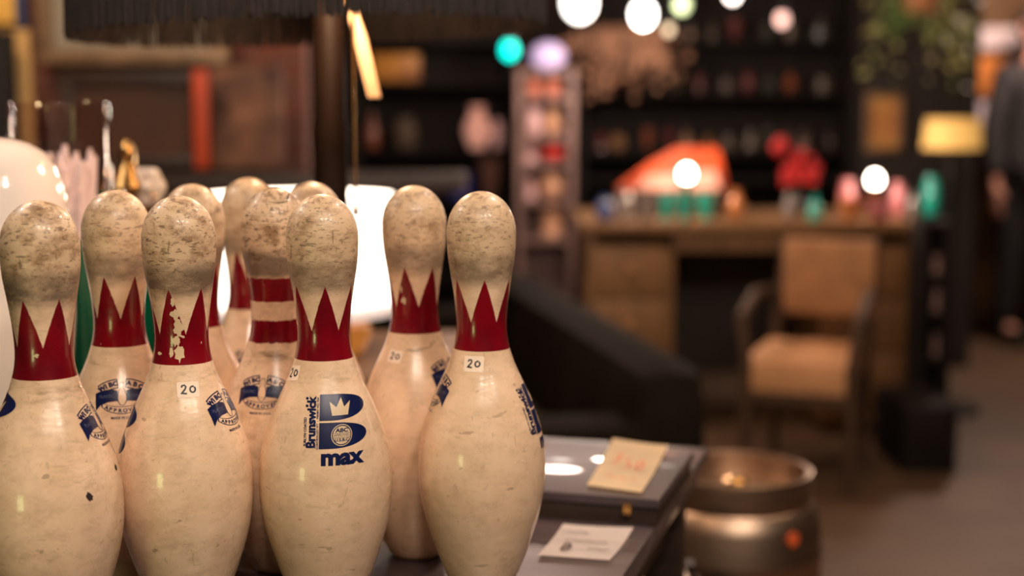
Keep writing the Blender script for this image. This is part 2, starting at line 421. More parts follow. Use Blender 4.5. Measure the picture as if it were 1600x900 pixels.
def max_logo():
    b = new()
    def lobe(y0, y1, w):
        ym = (y0 + y1) / 2; h = (y1 - y0) / 2
        pts = [(0, y1), (0, y0)]
        for k in range(0, 21):
            t = -pi / 2 + pi * k / 20
            pts.append((w * (0.22 + 0.78 * (abs(cos(t)) ** 0.95)), ym + h * math.copysign(abs(sin(t)) ** 1.0, sin(t))))
        return pts
    poly2(b, lobe(1.2, 25.0, 44.5)); poly2(b, lobe(-23.6, -0.6, 45.5))
    c = new()
    poly2(c, [(11, 5.5), (25.5, 5.5), (27.5, 18), (21.8, 12.8), (18.5, 21.5), (14.6, 12.8), (8.5, 18)])
    C0 = (20, -12.1)
    poly2(c, arc2(*C0, 9.6, 0, 350, 34))
    d = new()
    ring2(d, arc2(*C0, 8.9, 0, 350, 35), arc2(*C0, 8.0, 0, 350, 35))
    text2(d, 'ABC', 4.6, (20, -8.0), bold=0.22, sx=1.25)
    ribbon2(d, [(12.4, -10.4), (27.6, -10.4)], 0.35); ribbon2(d, [(12.4, -14.2), (27.6, -14.2)], 0.35)
    text2(d, 'APPROVED', 3.0, (20, -12.3), sx=1.0, bold=0.02)
    text2(d, 'U.S.B.C', 3.8, (20, -16.4), bold=0.14, sx=1.1)
    text2(b, 'max', 19.5, (20.6, -31.6), bold=0.92, sx=1.16, space=0.98)
    text2(b, 'Brunswick', 10.8, (-6.9, -0.3), rot=pi / 2, bold=0.52, sx=1.0)
    text2(b, 'CONTROLLED WT  -  PERMIT NO. 934', 2.7, (-1.5, -0.8), rot=pi / 2, bold=0.07)
    text2(b, 'SURLYN COATED', 3.2, (-12.4, -8.5), rot=pi / 2, bold=0.11)
    for q in ((-11.4, 14.5), (-11.4, 21.2)):
        poly2(b, arc2(q[0], q[1], 1.3, 0, 340, 12))
    return [(b, 0), (c, 1), (d, 0)]

def wibc_logo():
    b = new()
    C = (0, -19.0)
    for a0, a1, s in ((96, 127, 'WIBC'), (53, 84, 'ABC')):
        o = arc2(*C, 38, a0, a1, 10) + arc2(*C, 28.8, a1, a0, 10); i = arc2(*C, 37.0, a0 + 1.5, a1 - 1.5, 10) + arc2(*C, 29.8, a1 - 1.5, a0 + 1.5, 10)
        ring2(b, o, i)
        n = len(s)
        for k, ch in enumerate(s):
            a = a1 - (a1 - a0) * (k + 0.5) / n
            text2(b, ch, 6.0, (C[0] + 33.4 * cos(radians(a)), C[1] + 33.4 * sin(radians(a))), rot=radians(a - 90), bold=0.36, sx=1.15)
    # band left and right
    for s in (-1, 1):
        top = [(s * 3.9, 7.2), (s * 8, 8.4), (s * 14, 8.2), (s * 20, 6.6), (s * 25, 4.0)]
        bot = [(s * 25, -12), (s * 20, -6.6), (s * 13, -3.6), (s * 6, -2.8), (s * 4.1, -3.0)]
        poly2(b, top + bot)
    # pin outline in the centre
    o = [(0, 15.2), (-1.5, 14.3), (-1.8, 12.4), (-1.2, 10.2), (-2.6, 6.5), (-3.6, 1.5), (-3.4, -2.4), (-2, -5.8), (0, -6.6), (2, -5.8), (3.4, -2.4), (3.6, 1.5), (2.6, 6.5), (1.2, 10.2), (1.8, 12.4), (1.5, 14.3)]
    ring2(b, [(x * 1.22, 4.3 + (y - 4.3) * 1.05) for x, y in o], o)
    # lower arch
    o = arc2(0, -2, 22, 206, 334, 18, 13) + arc2(0, -1, 20.5, 334, 206, 18, 6.8)
    i = arc2(0, -2, 21.1, 209, 331, 18, 12.3) + arc2(0, -1, 20.3, 331, 209, 18, 7.5)
    ring2(b, o, i)
    s = 'APPROVED'
    for k, ch in enumerate(s):
        a = 217 + (323 - 217) * (k + 0.5) / len(s)
        text2(b, ch, 4.8, (20 * cos(radians(a)), -2 + 10.0 * sin(radians(a))), rot=radians((a - 270) * 0.55), bold=0.22, sx=1.1)
    text2(b, 'MADE IN U.S.A.', 3.2, (0, -18.6), bold=0.1)
    c = new(); text2(c, 'PLASTIC', 4.2, (-14, 1.6), rot=0.06, bold=0.02, sx=0.95); text2(c, 'COATED', 4.2, (14, 1.6), rot=-0.06, bold=0.02, sx=0.95)
    return [(b, 0), (c, 2)]

def twenty(scale=1.0, pos=(0, 0)):
    b = new(); s = scale; ox, oy = pos
    two = [(-4.6, 1.6), (-4.0, 2.9), (-2.6, 3.1), (-1.8, 2.0), (-2.4, 0.4), (-3.8, -1.2), (-5.0, -2.5), (-3.6, -2.3), (-1.4, -2.6)]
    zero = [(2.4 + 1.7 * cos(radians(a)), 0.1 + 2.0 * sin(radians(a))) for a in range(60, 430, 25)]
    for P_ in (two, zero): ribbon2(b, [(ox + x * s * 1.35, oy + y * s * 1.35) for x, y in P_], 1.55 * s)
    return b
def sticker(w=17, h=14, s=1.0):
    b = new(); k = 1.6
    pts = []
    for cx, cy, a in ((w / 2 - k, h / 2 - k, 0), (-w / 2 + k, h / 2 - k, 90), (-w / 2 + k, -h / 2 + k, 180), (w / 2 - k, -h / 2 + k, 270)): pts += arc2(cx, cy, k, a, a + 90, 4)
    poly2(b, pts); return [(b, 0), (twenty(s, (0.6, 0)), 1)]
def blob2(w, h, n=14, j=0.3, seed=0):
    rn = random.Random(seed); b = new()
    poly2(b, [(w * (1 + rn.uniform(-j, j)) * cos(2 * pi * k / n), h * (1 + rn.uniform(-j, j)) * sin(2 * pi * k / n)) for k in range(n)]); return b

PINS = {}
def solve(X, Y, px, py):
    """local view angle and height at which the photograph's point lies on the pin"""
    d = ray(px, py).normalized(); o = Vector((0, 0, CZ)); t = 0.8; best = None
    while t < Y + 0.1:
        q = o + d * t; r = sqrt((q.x - X) ** 2 + (q.y - Y) ** 2); z = q.z - TZ
        if 0 <= z <= 0.381 and r <= pr(z): return atan2(q.y - Y, q.x - X), z
        t += 0.0004
    # just off the silhouette: nearest
    t = 0.8; best = (9, 0, 0)
    while t < Y + 0.1:
        q = o + d * t; r = sqrt((q.x - X) ** 2 + (q.y - Y) ** 2); z = q.z - TZ
        if 0 <= z <= 0.381 and r - pr(z) < best[0]: best = (r - pr(z), atan2(q.y - Y, q.x - X), z)
        t += 0.001
    return best[1], best[2]
GP = 'bowling pins standing on the table'
def pin(key, px, Y, peak, m, label):
    """px: column of the head; peak: column of one crown point (sets how the pin is turned)"""
    X = (px - 800) / F * (Y * cos(TH) + 0.1 * sin(TH))
    o = bpy.data.objects.new('bowling_pin', PIN); COL.objects.link(o); o.location = (X, Y, TZ)
    tag(o, label, 'bowling pin', GP)
    th, z = solve(X, Y, peak, {'A': 473, 'B': 443}.get(key, 450))
    o.rotation_euler = (0, 0, th); PINS[key] = (o, X, Y, th)
    o.material_slots[0].link = 'OBJECT' if o.material_slots else 'DATA'
    o.material_slots[0].material = m
    return o
PIN.materials.append(pin_crown)
# crown tips lie at local angle 0
pin('A', 62, 1.178, 92, pin_crown_dirty, 'leftmost bowling pin in the front row, grimy head, cut off by the left edge')
pin('B', 181, 1.348, 210, pin_crown, 'crown-painted bowling pin behind and between the two leftmost front pins, arched blue mark showing')
pin('C', 279, 1.252, 314, pin_crown_dirty, 'bowling pin with flaked paint on its red crown and a square 20 sticker below')
pin('D', 301, 1.466, 335, pin_crown, 'blurred bowling pin mostly hidden directly behind the pin with the flaked crown')
pin('E', 388, 1.610, 374, pin_crown, 'blurred back bowling pin to the left of the pin with two red bands')
pin('F', 428, 1.385, 428, pin_band, 'bowling pin with two plain red bands and a cracked, heavily scratched head')
pin('G', 487, 1.510, 500, pin_crown, 'back bowling pin of which only the top of the head shows behind the max pin')
pin('H', 503, 1.272, 508, pin_crown, 'front bowling pin with the large blue B and max logo facing forward')
pin('I', 647, 1.430, 634, pin_crown, 'bowling pin standing a step behind, second from the right, with a chipped red crown')
pin('J', 752, 1.324, 757, pin_crown, 'rightmost bowling pin, with a 20 sticker right under its red crown')
def mark(key, name, layers, px, py, mats, tilt=0.0, label=None, dth=0.0, off=0.00022):
    o, X, Y, rz = PINS[key]; th, z = solve(X, Y, px, py)
    q = wrap(name, layers, th - rz + dth, z, mats, o, tilt, off)
    if label: q['label'] = label
    return q
inks = [navy, cream_ink, grey_ink]
mark('H', 'maker_logo', max_logo(), 499, 660, inks, label='blue B with a crown above the word max')
mark('J', 'maker_logo', max_logo(), 829, 640, inks)
mark('A', 'maker_logo', max_logo(), 2, 660, inks, dth=-0.98)
mark('C', 'maker_logo', max_logo(), 206, 680, inks, dth=-0.98)
mark('B', 'approval_mark', wibc_logo(), 191, 622, inks)
mark('F', 'approval_mark', wibc_logo(), 409, 616, inks)
mark('C', 'approval_mark', wibc_logo(), 354, 640, inks, dth=0.08)
mark('A', 'approval_mark', wibc_logo(), 150, 662, inks, dth=0.12)
mark('E', 'approval_mark', wibc_logo(), 362, 572, inks)
mark('J', 'approval_mark', wibc_logo(), 684, 612, inks, dth=-0.12)
mark('I', 'approval_mark', wibc_logo(), 692, 590, inks, dth=0.3)
stk = [paper, black_ink]
mark('C', 'price_sticker', sticker(19, 14), 294, 609, stk)
mark('J', 'price_sticker', sticker(19, 15, 0.95), 740, 569, stk)
mark('H', 'price_sticker', sticker(17, 14), 459, 583, stk, tilt=0.15)
mark('I', 'price_sticker', sticker(17, 13, 0.85), 617, 557, stk, tilt=-0.05)
# damage
mark('A', 'chip', [(blob2(2.6, 4.2, seed=3), 0)][:1], 140, 776, [chipped], tilt=0.5)
mark('A', 'chip', [(blob2(2.4, 2.8, seed=5), 0)], 181, 731, [chipped], tilt=0.9)
for (px, py, w, h, sd) in ((270, 472, 1.8, 4.5, 1), (274, 492, 3.8, 5, 2), (279, 512, 4.2, 6.5, 6), (276, 532, 3.4, 5, 4), (279, 553, 4.2, 7, 5), (268, 550, 2.4, 4, 8)):
    mark('C', 'paint_flake', [(blob2(w, h, 16, 0.4, sd), 0)], px, py, [cream_ink])
for (px, py, w, h, sd) in ((631, 470, 2.4, 4.0, 11), (627, 452, 1.4, 3.4, 12)):
    mark('I', 'paint_flake', [(blob2(w, h, 16, 0.45, sd), 0)], px, py, [cream_ink])
mark('A', 'paint_flake', [(blob2(2.4, 1.6, 12, 0.4, 21), 0)], 57, 556, [cream_ink]); mark('C', 'paint_flake', [(blob2(2.2, 1.8, 12, 0.4, 22), 0)], 250, 552, [cream_ink])
b = new(); ribbon2(b, [(-16, -3), (-9, -4.5), (-3, -4.2), (3, -3), (6, 2.5), (9, 6.0), (12, 5.5), (16, 1.5), (21, -3)], [0.4, 1.0, 1.3, 1.0, 1.5, 1.7, 1.4, 1.2, 0.4])
mark('F', 'crack', [(b, 0)], 443, 311, [chipped])

# ------------------------------------------------------------------ price notes beside the pins
NL = 0.0004
def note(name, corners, z, m, label, marks, ink):
    P = [on(x, y, z) for x, y in corners]          # bl, br, tr, tl
    c = sum(P, Vector()) / 4
    bm = new(); n = 10; g = []
    for i in range(n + 1):
        row = []
        for j in range(n + 1):
            u, v = i / n, j / n
            q = (P[0] * (1 - u) + P[1] * u) * (1 - v) + (P[3] * (1 - u) + P[2] * u) * v
            h = 0.0012 + 0.007 * max(0, abs(v - 0.55) - 0.1) ** 1.5 + 0.004 * (v * u) ** 2
            row.append(bm.verts.new(Vector((q.x - c.x, q.y - c.y, h))))
        g.append(row)
    for i in range(n):
        for j in range(n): bm.faces.new((g[i][j], g[i + 1][j], g[i + 1][j + 1], g[i][j + 1]))
    bmesh.ops.solidify(bm, geom=bm.faces[:], thickness=0.0004)
    o = obj(name, bm, m, loc=(c.x, c.y, z)); tag(o, label, 'paper note')
    bm = new()
    for (u0, v0, strokes) in marks:
        for st in strokes:
            pts = []
            for (a_, b_) in st:
                u, v = u0 + a_, v0 + b_
                q = (P[0] * (1 - u) + P[1] * u) * (1 - v) + (P[3] * (1 - u) + P[2] * u) * v
                pts.append((q.x - c.x, q.y - c.y))
            k = new(); ribbon2(k, pts, 0.0022)
            cut(k, 0.004)
            for vv in k.verts: vv.co.z = 0.0042
            me = bpy.data.meshes.new('x'); k.to_mesh(me); k.free(); bm.from_mesh(me); bpy.data.meshes.remove(me)
    obj('handwriting', bm, ink, o)
    return o
two = [(-.06, .08), (-.03, .13), (.02, .1), (.0, 0), (-.07, -.08), (.04, -.08)]
zero = [(.05 * cos(radians(a)), .1 * sin(radians(a))) for a in range(0, 390, 30)]
five = [(.05, .12), (-.04, .12), (-.04, .02), (.03, .03), (.05, -.06), (-.04, -.1)]
line = [(-.3, 0), (-.2, .02), (-.1, -.01), (0, .02), (.1, -.01), (.2, .02), (.3, 0)]
red_ink = mat('red_ink', (0.75, 0.16, 0.05), 0.6)
note('paper_note', [(917, 762), (1002, 774), (1044, 704), (958, 688)], TZ + SH, mat('yellowed_paper', (0.94, 0.74, 0.48), 0.75, var=0.15, scale=20),
     'yellowed paper note with red handwriting lying on the flat dark case', [(.3, .55, [two]), (.5, .5, [five]), (.72, .5, [zero]), (.5, .2, [line])], red_ink)
note('paper_note', [(840, 872), (952, 880), (990, 833), (880, 822)], TZ + 0.0005, mat('white_paper', (0.88, 0.78, 0.74), 0.75, var=0.08, scale=20),
     'white paper note with dark handwriting lying flat on the tabletop', [(.35, .75, [line[:5]]), (.5, .5, [line]), (.3, .28, [two, zero]), (.7, .28, [line[2:6]])], mat('brown_ink', (0.10, 0.06, 0.05), 0.6))

# ------------------------------------------------------------------ fringed lamp behind the pins
LY = 1.90; LX = xx(517, LY)
lamp = empty('table_lamp', (LX, LY, TZ), 'dark table lamp with a turned wooden post and wide black fringed shade', 'lamp')
post_m = mat('lamp_post_wood', (0.012, 0.006, 0.004), 0.6, var=0.4, scale=6, stretch=(4, 4, 1), ior=1.2)
obj('base', L([(0, 0), (0.085, 0), (0.09, 0.006), (0.085, 0.016), (0.05, 0.026), (0.03, 0.045), (0, 0.045)], cap=False), post_m, lamp)
obj('post', L([(0, 0.04), (0.024, 0.04), (0.026, 0.07), (0.0225, 0.11), (0.0225, 0.40), (0.024, 0.43), (0.021, 0.45), (0.0215, 0.62), (0.016, 0.66), (0.008, 0.68), (0, 0.68)], cap=False), post_m, lamp)
SX, SR = xx(490, LY) - LX, 0.305
fz0 = zz(50, LY) - TZ            # lower end of the fringe
shade_m = mat('black_shade_fabric', (0.012, 0.009, 0.008), 0.85, var=0.3, scale=60)
fr_m = mat('black_fringe', (0.024, 0.014, 0.011), 0.75, var=0.4, scale=30)
R_ = lambda t: SR + (0.12 - SR) * t
pr_ = [(R_(0) - 0.004, fz0 + 0.055), (R_(0), fz0 + 0.055), (R_(0), fz0 + 0.10), (R_(0.35), fz0 + 0.19), (R_(0.75), fz0 + 0.27), (R_(1), fz0 + 0.33), (R_(1) - 0.004, fz0 + 0.33), (R_(0.75) - 0.004, fz0 + 0.268), (R_(0.35) - 0.004, fz0 + 0.187), (R_(0) - 0.004, fz0 + 0.098), (R_(0) - 0.004, fz0 + 0.055)]
obj('lamp_shade', L([(r, z) for r, z in pr_], (SX, 0, 0), 96, cap=False), shade_m, lamp)
bm = new()
for k in range(1900):
    a = 2 * pi * (k + random.uniform(-.4, .4)) / 1900; r = SR + random.uniform(-.003, .004)
    tl = -0.022 * cos(a) * -1
    zt = fz0 + 0.06; zb = fz0 + random.uniform(-0.004, 0.004) + tl * 0.5
    x, y = SX + r * cos(a), r * sin(a); dx, dy = random.uniform(-.003, .003), random.uniform(-.003, .003)
    tube(bm, [(x, y, zt), (x + dx * .5, y + dy * .5, (zt + zb) / 2), (x + dx, y + dy, zb)], [0.0017, 0.0016, 0.0011], 3, caps=False)
fo = obj('fringe', bm, fr_m, lamp); fo['kind'] = 'stuff'
# spider that carries the shade, socket and bulb
bm = new()
for a in (0.3, 0.3 + 2 * pi / 3, 0.3 + 4 * pi / 3): tube(bm, [(0, 0, 0.665), (SX + (0.12) * cos(a), 0.12 * sin(a), fz0 + 0.325)], 0.003, 6)
obj('shade_frame', bm, black_metal, lamp)
bulb_m = mat('warm_bulb', (1, .8, .6), 0.3, emit=(1.0, 0.55, 0.25), es=9)
bl = zz(18, LY) - TZ
obj('bulb', ball(ball(new(), (SX - 0.018, 0.03, fz0 + 0.10), 0.022, (1, 1, 1.25)), (SX - 0.018, 0.03, fz0 + 0.135), 0.012, (1, 1, 1.4)), bulb_m, lamp)
bmx = T([(SX - 0.018, 0.03, fz0 + 0.135), (SX - 0.018, 0.03, fz0 + 0.165), (0, 0, 0.655)], 0.006, 8)
obj('socket', bmx, brass, lamp)
light('fringed_lamp_bulb', 'POINT', (LX + 0.03, LY - 0.13, TZ + fz0 + 0.06), (1.0, 0.62, 0.36), 7.0, 0.025)
# curved pale strip hanging inside the shade
p0, p1, p2, p3 = [at(x, y, LY - 0.03) - Vector((LX, LY, TZ)) for x, y in ((549, 10), (563, 60), (574, 105), (585, 152))]
bm = new(); pts = [p0 + Vector((-0.004, 0, 0.03)), p0, p1, p2, p3]; prev = None
for i, q in enumerate(pts):
    w = [0.004, 0.0055, 0.0085, 0.0085, 0.0085][i]
    cur = [bm.verts.new(q + Vector((-w, 0.0, 0))), bm.verts.new(q + Vector((0, -0.003, 0))), bm.verts.new(q + Vector((w, 0, 0))), bm.verts.new(q + Vector((0, 0.003, 0)))]
    if prev:
        for k in range(4): bm.faces.new((prev[k], prev[(k + 1) % 4], cur[(k + 1) % 4], cur[k]))
    else: bm.faces.new(cur)
    prev = cur
bm.faces.new(prev)
so = obj('curved_strip', bm, mat('pale_strip', (0.60, 0.40, 0.24), 0.7), lamp); so['label'] = 'pale curved strip'
q0, q1 = at(551, 0, LY - 0.035) - Vector((LX, LY, TZ)), at(556, 330, LY - 0.035) - Vector((LX, LY, TZ))
bm = new(); tube(bm, [q0 + Vector((0, 0, 0.02)), q1], 0.0008, 5)
for k in range(56): ball(bm, q0.lerp(q1, k / 55), 0.0024, seg=6)
ball(bm, q1, 0.005, (1, 1, 1.5), 10)
obj('pull_chain', bm, brass, lamp)

# ------------------------------------------------------------------ things standing left behind the pins
def lathe_thing(name, loc, prof, m, label, cat, group=None, n=48):
    o = obj(name, L(prof, n=n, cap=False), m, loc=loc); return tag(o, label, cat, group)
# white glazed jar
wy = 1.56; w0 = at(-16, 300, wy)
white_glaze = mat('white_glaze', (0.90, 0.78, 0.70), 0.12, coat=0.6, var=0.06)
lathe_thing('ceramic_jar', (w0.x, wy, TZ), [(0, 0), (0.05, 0), (0.054, 0.008), (0.062, 0.05), (0.078, 0.14), (0.086, 0.23), (0.086, 0.30), (0.084, 0.34), (0.0795, 0.372), (0.072, 0.394), (0.060, 0.410), (0.044, 0.420), (0.025, 0.426), (0, 0.428)], white_glaze,
            'large glossy white ceramic jar at the left edge behind the leftmost pin', 'jar')
# clear glass vase with white coral-like sprays
gy = 1.86; g0 = at(98, 300, gy); gr = 0.064; gh = zz(160, gy) - TZ
glass_m = bpy.data.materials.new('clear_glass'); glass_m.use_nodes = True
gn = glass_m.node_tree; gn.nodes.remove(gn.nodes['Principled BSDF']); lw0 = N(gn, 'ShaderNodeLayerWeight'); lw0.inputs[0].default_value = 0.5; lw = N(gn, 'ShaderNodeMapRange'); lwp = N(gn, 'ShaderNodeMath', operation='POWER'); lwp.inputs[1].default_value = 4.0; gn.links.new(lw0.outputs['Facing'], lwp.inputs[0]); gn.links.new(lwp.outputs[0], lw.inputs[0]); lw.inputs[3].default_value = 0.04; lw.inputs[4].default_value = 0.7
gt = N(gn, 'ShaderNodeBsdfTransparent'); gt.inputs[0].default_value = (0.97, 0.93, 0.93, 1); gg = N(gn, 'ShaderNodeBsdfGlossy'); gg.inputs['Roughness'].default_value = 0.03
gm = N(gn, 'ShaderNodeMixShader'); gn.links.new(lw.outputs[0], gm.inputs[0]); gn.links.new(gt.outputs[0], gm.inputs[1]); gn.links.new(gg.outputs[0], gm.inputs[2])
gn.links.new(gm.outputs[0], [n for n in gn.nodes if n.type == 'OUTPUT_MATERIAL'][0].inputs[0])
lathe_thing('glass_vase', (g0.x, gy, TZ), [(0, 0), (gr, 0), (gr + .001, .004), (gr + .001, gh - .004), (gr, gh), (gr - .004, gh), (gr - .005, gh - .004), (gr - .005, 0.022), (gr - .012, 0.016), (0, 0.016)], glass_m,
            'tall clear glass cylinder vase holding white sprays, left behind the pins', 'vase')
spray = mat('white_coral', (0.90, 0.80, 0.78), 0.6, var=0.05)
bm = new(); rn = random.Random(4)
for k in range(170):
    a = rn.uniform(0, 2 * pi); h = rn.uniform(0.27, gh - 0.055); r = rn.uniform(0.012, 0.045)
    x, y = r * cos(a), r * sin(a); b0 = rn.uniform(0.1, h * 0.6)
    pts = [(x * .35, y * .35, 0.0175 if k < 12 else b0), (x * .6, y * .6, b0 + (h - b0) * .55), (x, y, h)]
    tube(bm, pts, [0.005, 0.012, 0.004], 6)
    for j in range(3):
        b2 = Vector(pts[1]).lerp(Vector(pts[2]), rn.uniform(0, .8)); e = b2 + Vector((rn.uniform(-.012, .012), rn.uniform(-.012, .012), rn.uniform(.01, .03)))
        if sqrt(e.x ** 2 + e.y ** 2) < 0.053: tube(bm, [b2, e], [0.006, 0.002], 5)
tag(obj('dried_spray', bm, spray, loc=(g0.x, gy, TZ + 0.0)), 'white branching sprays standing inside the clear glass vase', 'dried flowers')
# green bottle
by = 1.70; b0 = at(178, 450, by)
lathe_thing('glass_bottle', (b0.x, by, TZ), [(0, 0), (0.048, 0), (0.051, 0.006), (0.052, 0.02), (0.052, 0.255), (0.050, 0.28), (0.040, 0.302), (0.024, 0.318), (0.015, 0.332), (0.0135, 0.352), (0.016, 0.354), (0.016, 0.362), (0.011, 0.362), (0, 0.362)],
            mat('dark_green_glass', (0.0, 0.075, 0.035), 0.12, coat=0.5, var=0.35, scale=5), 'dark green glass bottle seen in the gap behind the two leftmost pins', 'bottle')
# brass candlestick with porcelain flower
oy = 2.0; o0 = at(200, 280, oy)
cz_ = zz(222, oy) - TZ
cs = empty('candlestick', (o0.x, oy, TZ), 'ornate brass candlestick with a white porcelain flower beside the glass vase', 'candlestick')
obj('stem', L([(0, 0), (0.045, 0), (0.047, 0.008), (0.03, 0.018), (0.012, 0.035), (0.009, 0.09), (0.016, 0.11), (0.009, 0.13), (0.008, 0.22), (0.018, 0.245), (0.010, 0.27), (0.010, 0.33), (0.026, 0.352), (0.016, 0.372), (0.010, 0.385), (0.017, cz_ - 0.05), (0.008, cz_ - 0.035), (0.013, cz_ - 0.015), (0.006, cz_), (0, cz_ + 0.004)], n=24, cap=False), brass, cs)
for sx in (-1, 1):
    k = 0.35 if sx < 0 else 0.35
    bm = T([(0, 0, 0.33), (sx * 0.018, 0, 0.318), (sx * 0.033, 0, 0.328), (sx * 0.037, 0, 0.352), (sx * 0.028, 0, 0.366)], [0.005, 0.005, 0.004, 0.004, 0.003], 8)
    ball(bm, (sx * 0.028, -0.003, 0.367), 0.009, seg=12); ball(bm, (sx * 0.037, -0.006, 0.337), 0.007, seg=12)
    obj('scroll', bm, brass, cs)
fl = at(234, 292, oy) - Vector((o0.x, oy, TZ))
bm = new()
for k in range(6):
    a = 2 * pi * k / 6
    ball(bm, (fl.x + 0.012 * cos(a), fl.y - 0.006, fl.z + 0.014 * sin(a)), 0.013, (1, 0.45, 1.15), 12)
ball(bm, (fl.x, fl.y - 0.01, fl.z), 0.009, seg=12); tube(bm, [(fl.x, fl.y, fl.z), (0.01, 0, 0.31), (0, 0, 0.30)], 0.003, 6)
f_ = obj('flower', bm, mat('white_porcelain', (0.85, 0.78, 0.72), 0.25, coat=0.4), cs); f_['label'] = 'white porcelain flower'

# sideboard behind the table with a glowing lamp on it
sbY0, sbY1, sbz = 2.28, 2.78, 0.78
sb = empty('sideboard', (-0.72, (sbY0 + sbY1) / 2, 0), 'brown sideboard close behind the table, under the glowing white lamp', 'sideboard')
w_, d_ = 1.30, sbY1 - sbY0
obj('cabinet_top', B((0, 0, sbz - 0.015), (w_, d_, 0.03), bev=0.004), wood_brown, sb)
obj('body', B((0, 0.005, 0.41), (w_ - 0.04, d_ - 0.03, 0.68), bev=0.004), wood_brown, sb)
for k in (-1, 0, 1):
    dd = obj('drawer', B((k * 0.41, -d_ / 2 + 0.012, 0.62), (0.38, 0.016, 0.18), bev=0.003), wood_brown, sb)
    obj('knob', ball(new(), (k * 0.41, -d_ / 2 - 0.008, 0.62), 0.013, seg=12), brass, dd)
    dd = obj('door', B((k * 0.41, -d_ / 2 + 0.012, 0.30), (0.38, 0.016, 0.42), bev=0.003), wood_brown, sb)
    obj('handle', ball(new(), (k * 0.41 + 0.15, -d_ / 2 - 0.008, 0.34), 0.012, seg=12), brass, dd)
for sx in (-1, 1):
    for sy in (-1, 1): obj('foot', L([(0, 0), (0.022, 0), (0.03, 0.03), (0.028, 0.075), (0, 0.075)], (sx * 0.58, sy * 0.19, 0), 16, False), wood_dark, sb)
gyY = 2.50; gx = xx(468, gyY)
gl = empty('table_lamp', (gx, gyY, sbz), 'glowing white drum-shaded lamp on the sideboard, bright in the gaps between the pins', 'lamp')
zt, zb = zz(303, gyY) - sbz, zz(462, gyY) - sbz
gr1 = 0.185
glow_m = mat('lit_lamp_shade', (0.9, 0.85, 0.8), 0.8, emit=(1.0, 0.90, 0.78), es=2.6)
obj('lamp_shade', L([(gr1, zb), (gr1 - 0.02, zt), (gr1 - 0.024, zt), (gr1 - 0.004, zb), (gr1, zb)], n=64, cap=False), glow_m, gl)
obj('shade_trim', L([(0.0, zb - 0.028), (gr1 - .012, zb - 0.028), (gr1 - .008, zb - .014), (gr1 - .012, zb - 0.004), (0.02, zb - 0.004), (0, zb - .004)], n=64, cap=False), mat('white_enamel', (0.85, 0.76, 0.72), 0.4, emit=(1, .85, .78), es=0.45), gl)
obj('lamp_body', L([(0, 0), (0.10, 0), (0.115, 0.01), (0.125, 0.04), (0.12, zb - 0.05), (0.08, zb - 0.03), (0, zb - 0.029)], n=48, cap=False), mat('amber_glass', (0.55, 0.20, 0.04), 0.2, coat=0.5, emit=(1.0, 0.35, 0.06), es=0.30), gl)
light('white_lamp_bulb', 'POINT', (gx, gyY, sbz + zt + 0.02), (1.0, 0.80, 0.60), 5, 0.06)

# ------------------------------------------------------------------ left background: frames against the brick partition
def frame_thing(x0, y0, x1, y1, Y, border, mf, mp_, label, cat='picture', depth=0.04, lean=None):
    a, b = at(x0, y1, Y), at(x1, y0, Y); w, h = b.x - a.x, b.z - a.z
    o = empty('picture_frame', ((a.x + b.x) / 2, Y, a.z), label, cat)
    bm = new()
    box(bm, (0, 0, border / 2), (w, depth, border), bev=0.004); box(bm, (0, 0, h - border / 2), (w, depth, border), bev=0.004)
    box(bm, (-w / 2 + border / 2, 0, h / 2), (border, depth, h - 2 * border), bev=0.004); box(bm, (w / 2 - border / 2, 0, h / 2), (border, depth, h - 2 * border), bev=0.004)
    obj('frame', bm, mf, o); obj('canvas', B((0, depth * 0.15, h / 2), (w - 1.6 * border, 0.012, h - 1.6 * border)), mp_, o, smooth=False)
    return o
gilt = mat('gilt_frame', (0.30, 0.19, 0.11), 0.5, 0.3, var=0.4, scale=20)
landscape = mat('landscape_painting', (0.30, 0.27, 0.20), 0.5, col2=(0.15, 0.17, 0.16), scale=3)
brownpic = mat('dark_painting', (0.075, 0.026, 0.009), 0.6, col2=(0.03, 0.012, 0.006), scale=3)
redpaint = mat('red_orange_paint', (0.50, 0.06, 0.015), 0.5, var=0.4, scale=6)
FY = 4.24
hang_top = zz(-160, FY)
frame_thing(62, -150, 352, 100, FY, 0.045, gilt, landscape, 'large gilt framed greenish painting hanging at upper left, partly behind the fringed shade')
# low shelf for the lower frames
ledge = tag(obj('wall_shelf', B((xx(290, 4.12), 4.16, zz(268, 4.12) - 0.03), (1.62, 0.24, 0.05), bev=0.004), wood_dark), 'long dark wall shelf on the brick partition above the pin heads', 'shelf')
frame_thing(100, 112, 318, 262, 4.14, 0.035, wood_dark, brownpic, 'dark brown picture standing on the wall shelf between red edges')
def bx(name, x0, y0, x1, y1, Y, d, m, label, cat, group=None, bev=0.006):
    a, b = at(x0, y1, Y), at(x1, y0, Y)
    o = obj(name, B((0, 0, (b.z - a.z) / 2), (b.x - a.x, d, b.z - a.z), bev=bev), m, loc=((a.x + b.x) / 2, Y + d / 2, a.z)); return tag(o, label, cat, group)
bx('painted_board', 303, 108, 324, 264, 4.06, 0.03, redpaint, 'narrow red-orange board standing right of the dark brown picture', 'board')
bx('folding_screen', 333, 104, 440, 264, 4.14, 0.03, mat('dull_brown_panel', (0.24, 0.11, 0.06), 0.7, col2=(0.05, 0.02, 0.014), scale=9), 'mottled brown panel on the wall shelf beside the red-orange board', 'panel')
bx('black_board', -200, 48, 14, 845, 3.95, 0.05, mat('black_board_paint', (0.006, 0.005, 0.005), 0.8), 'tall black board standing at the left edge', 'board')
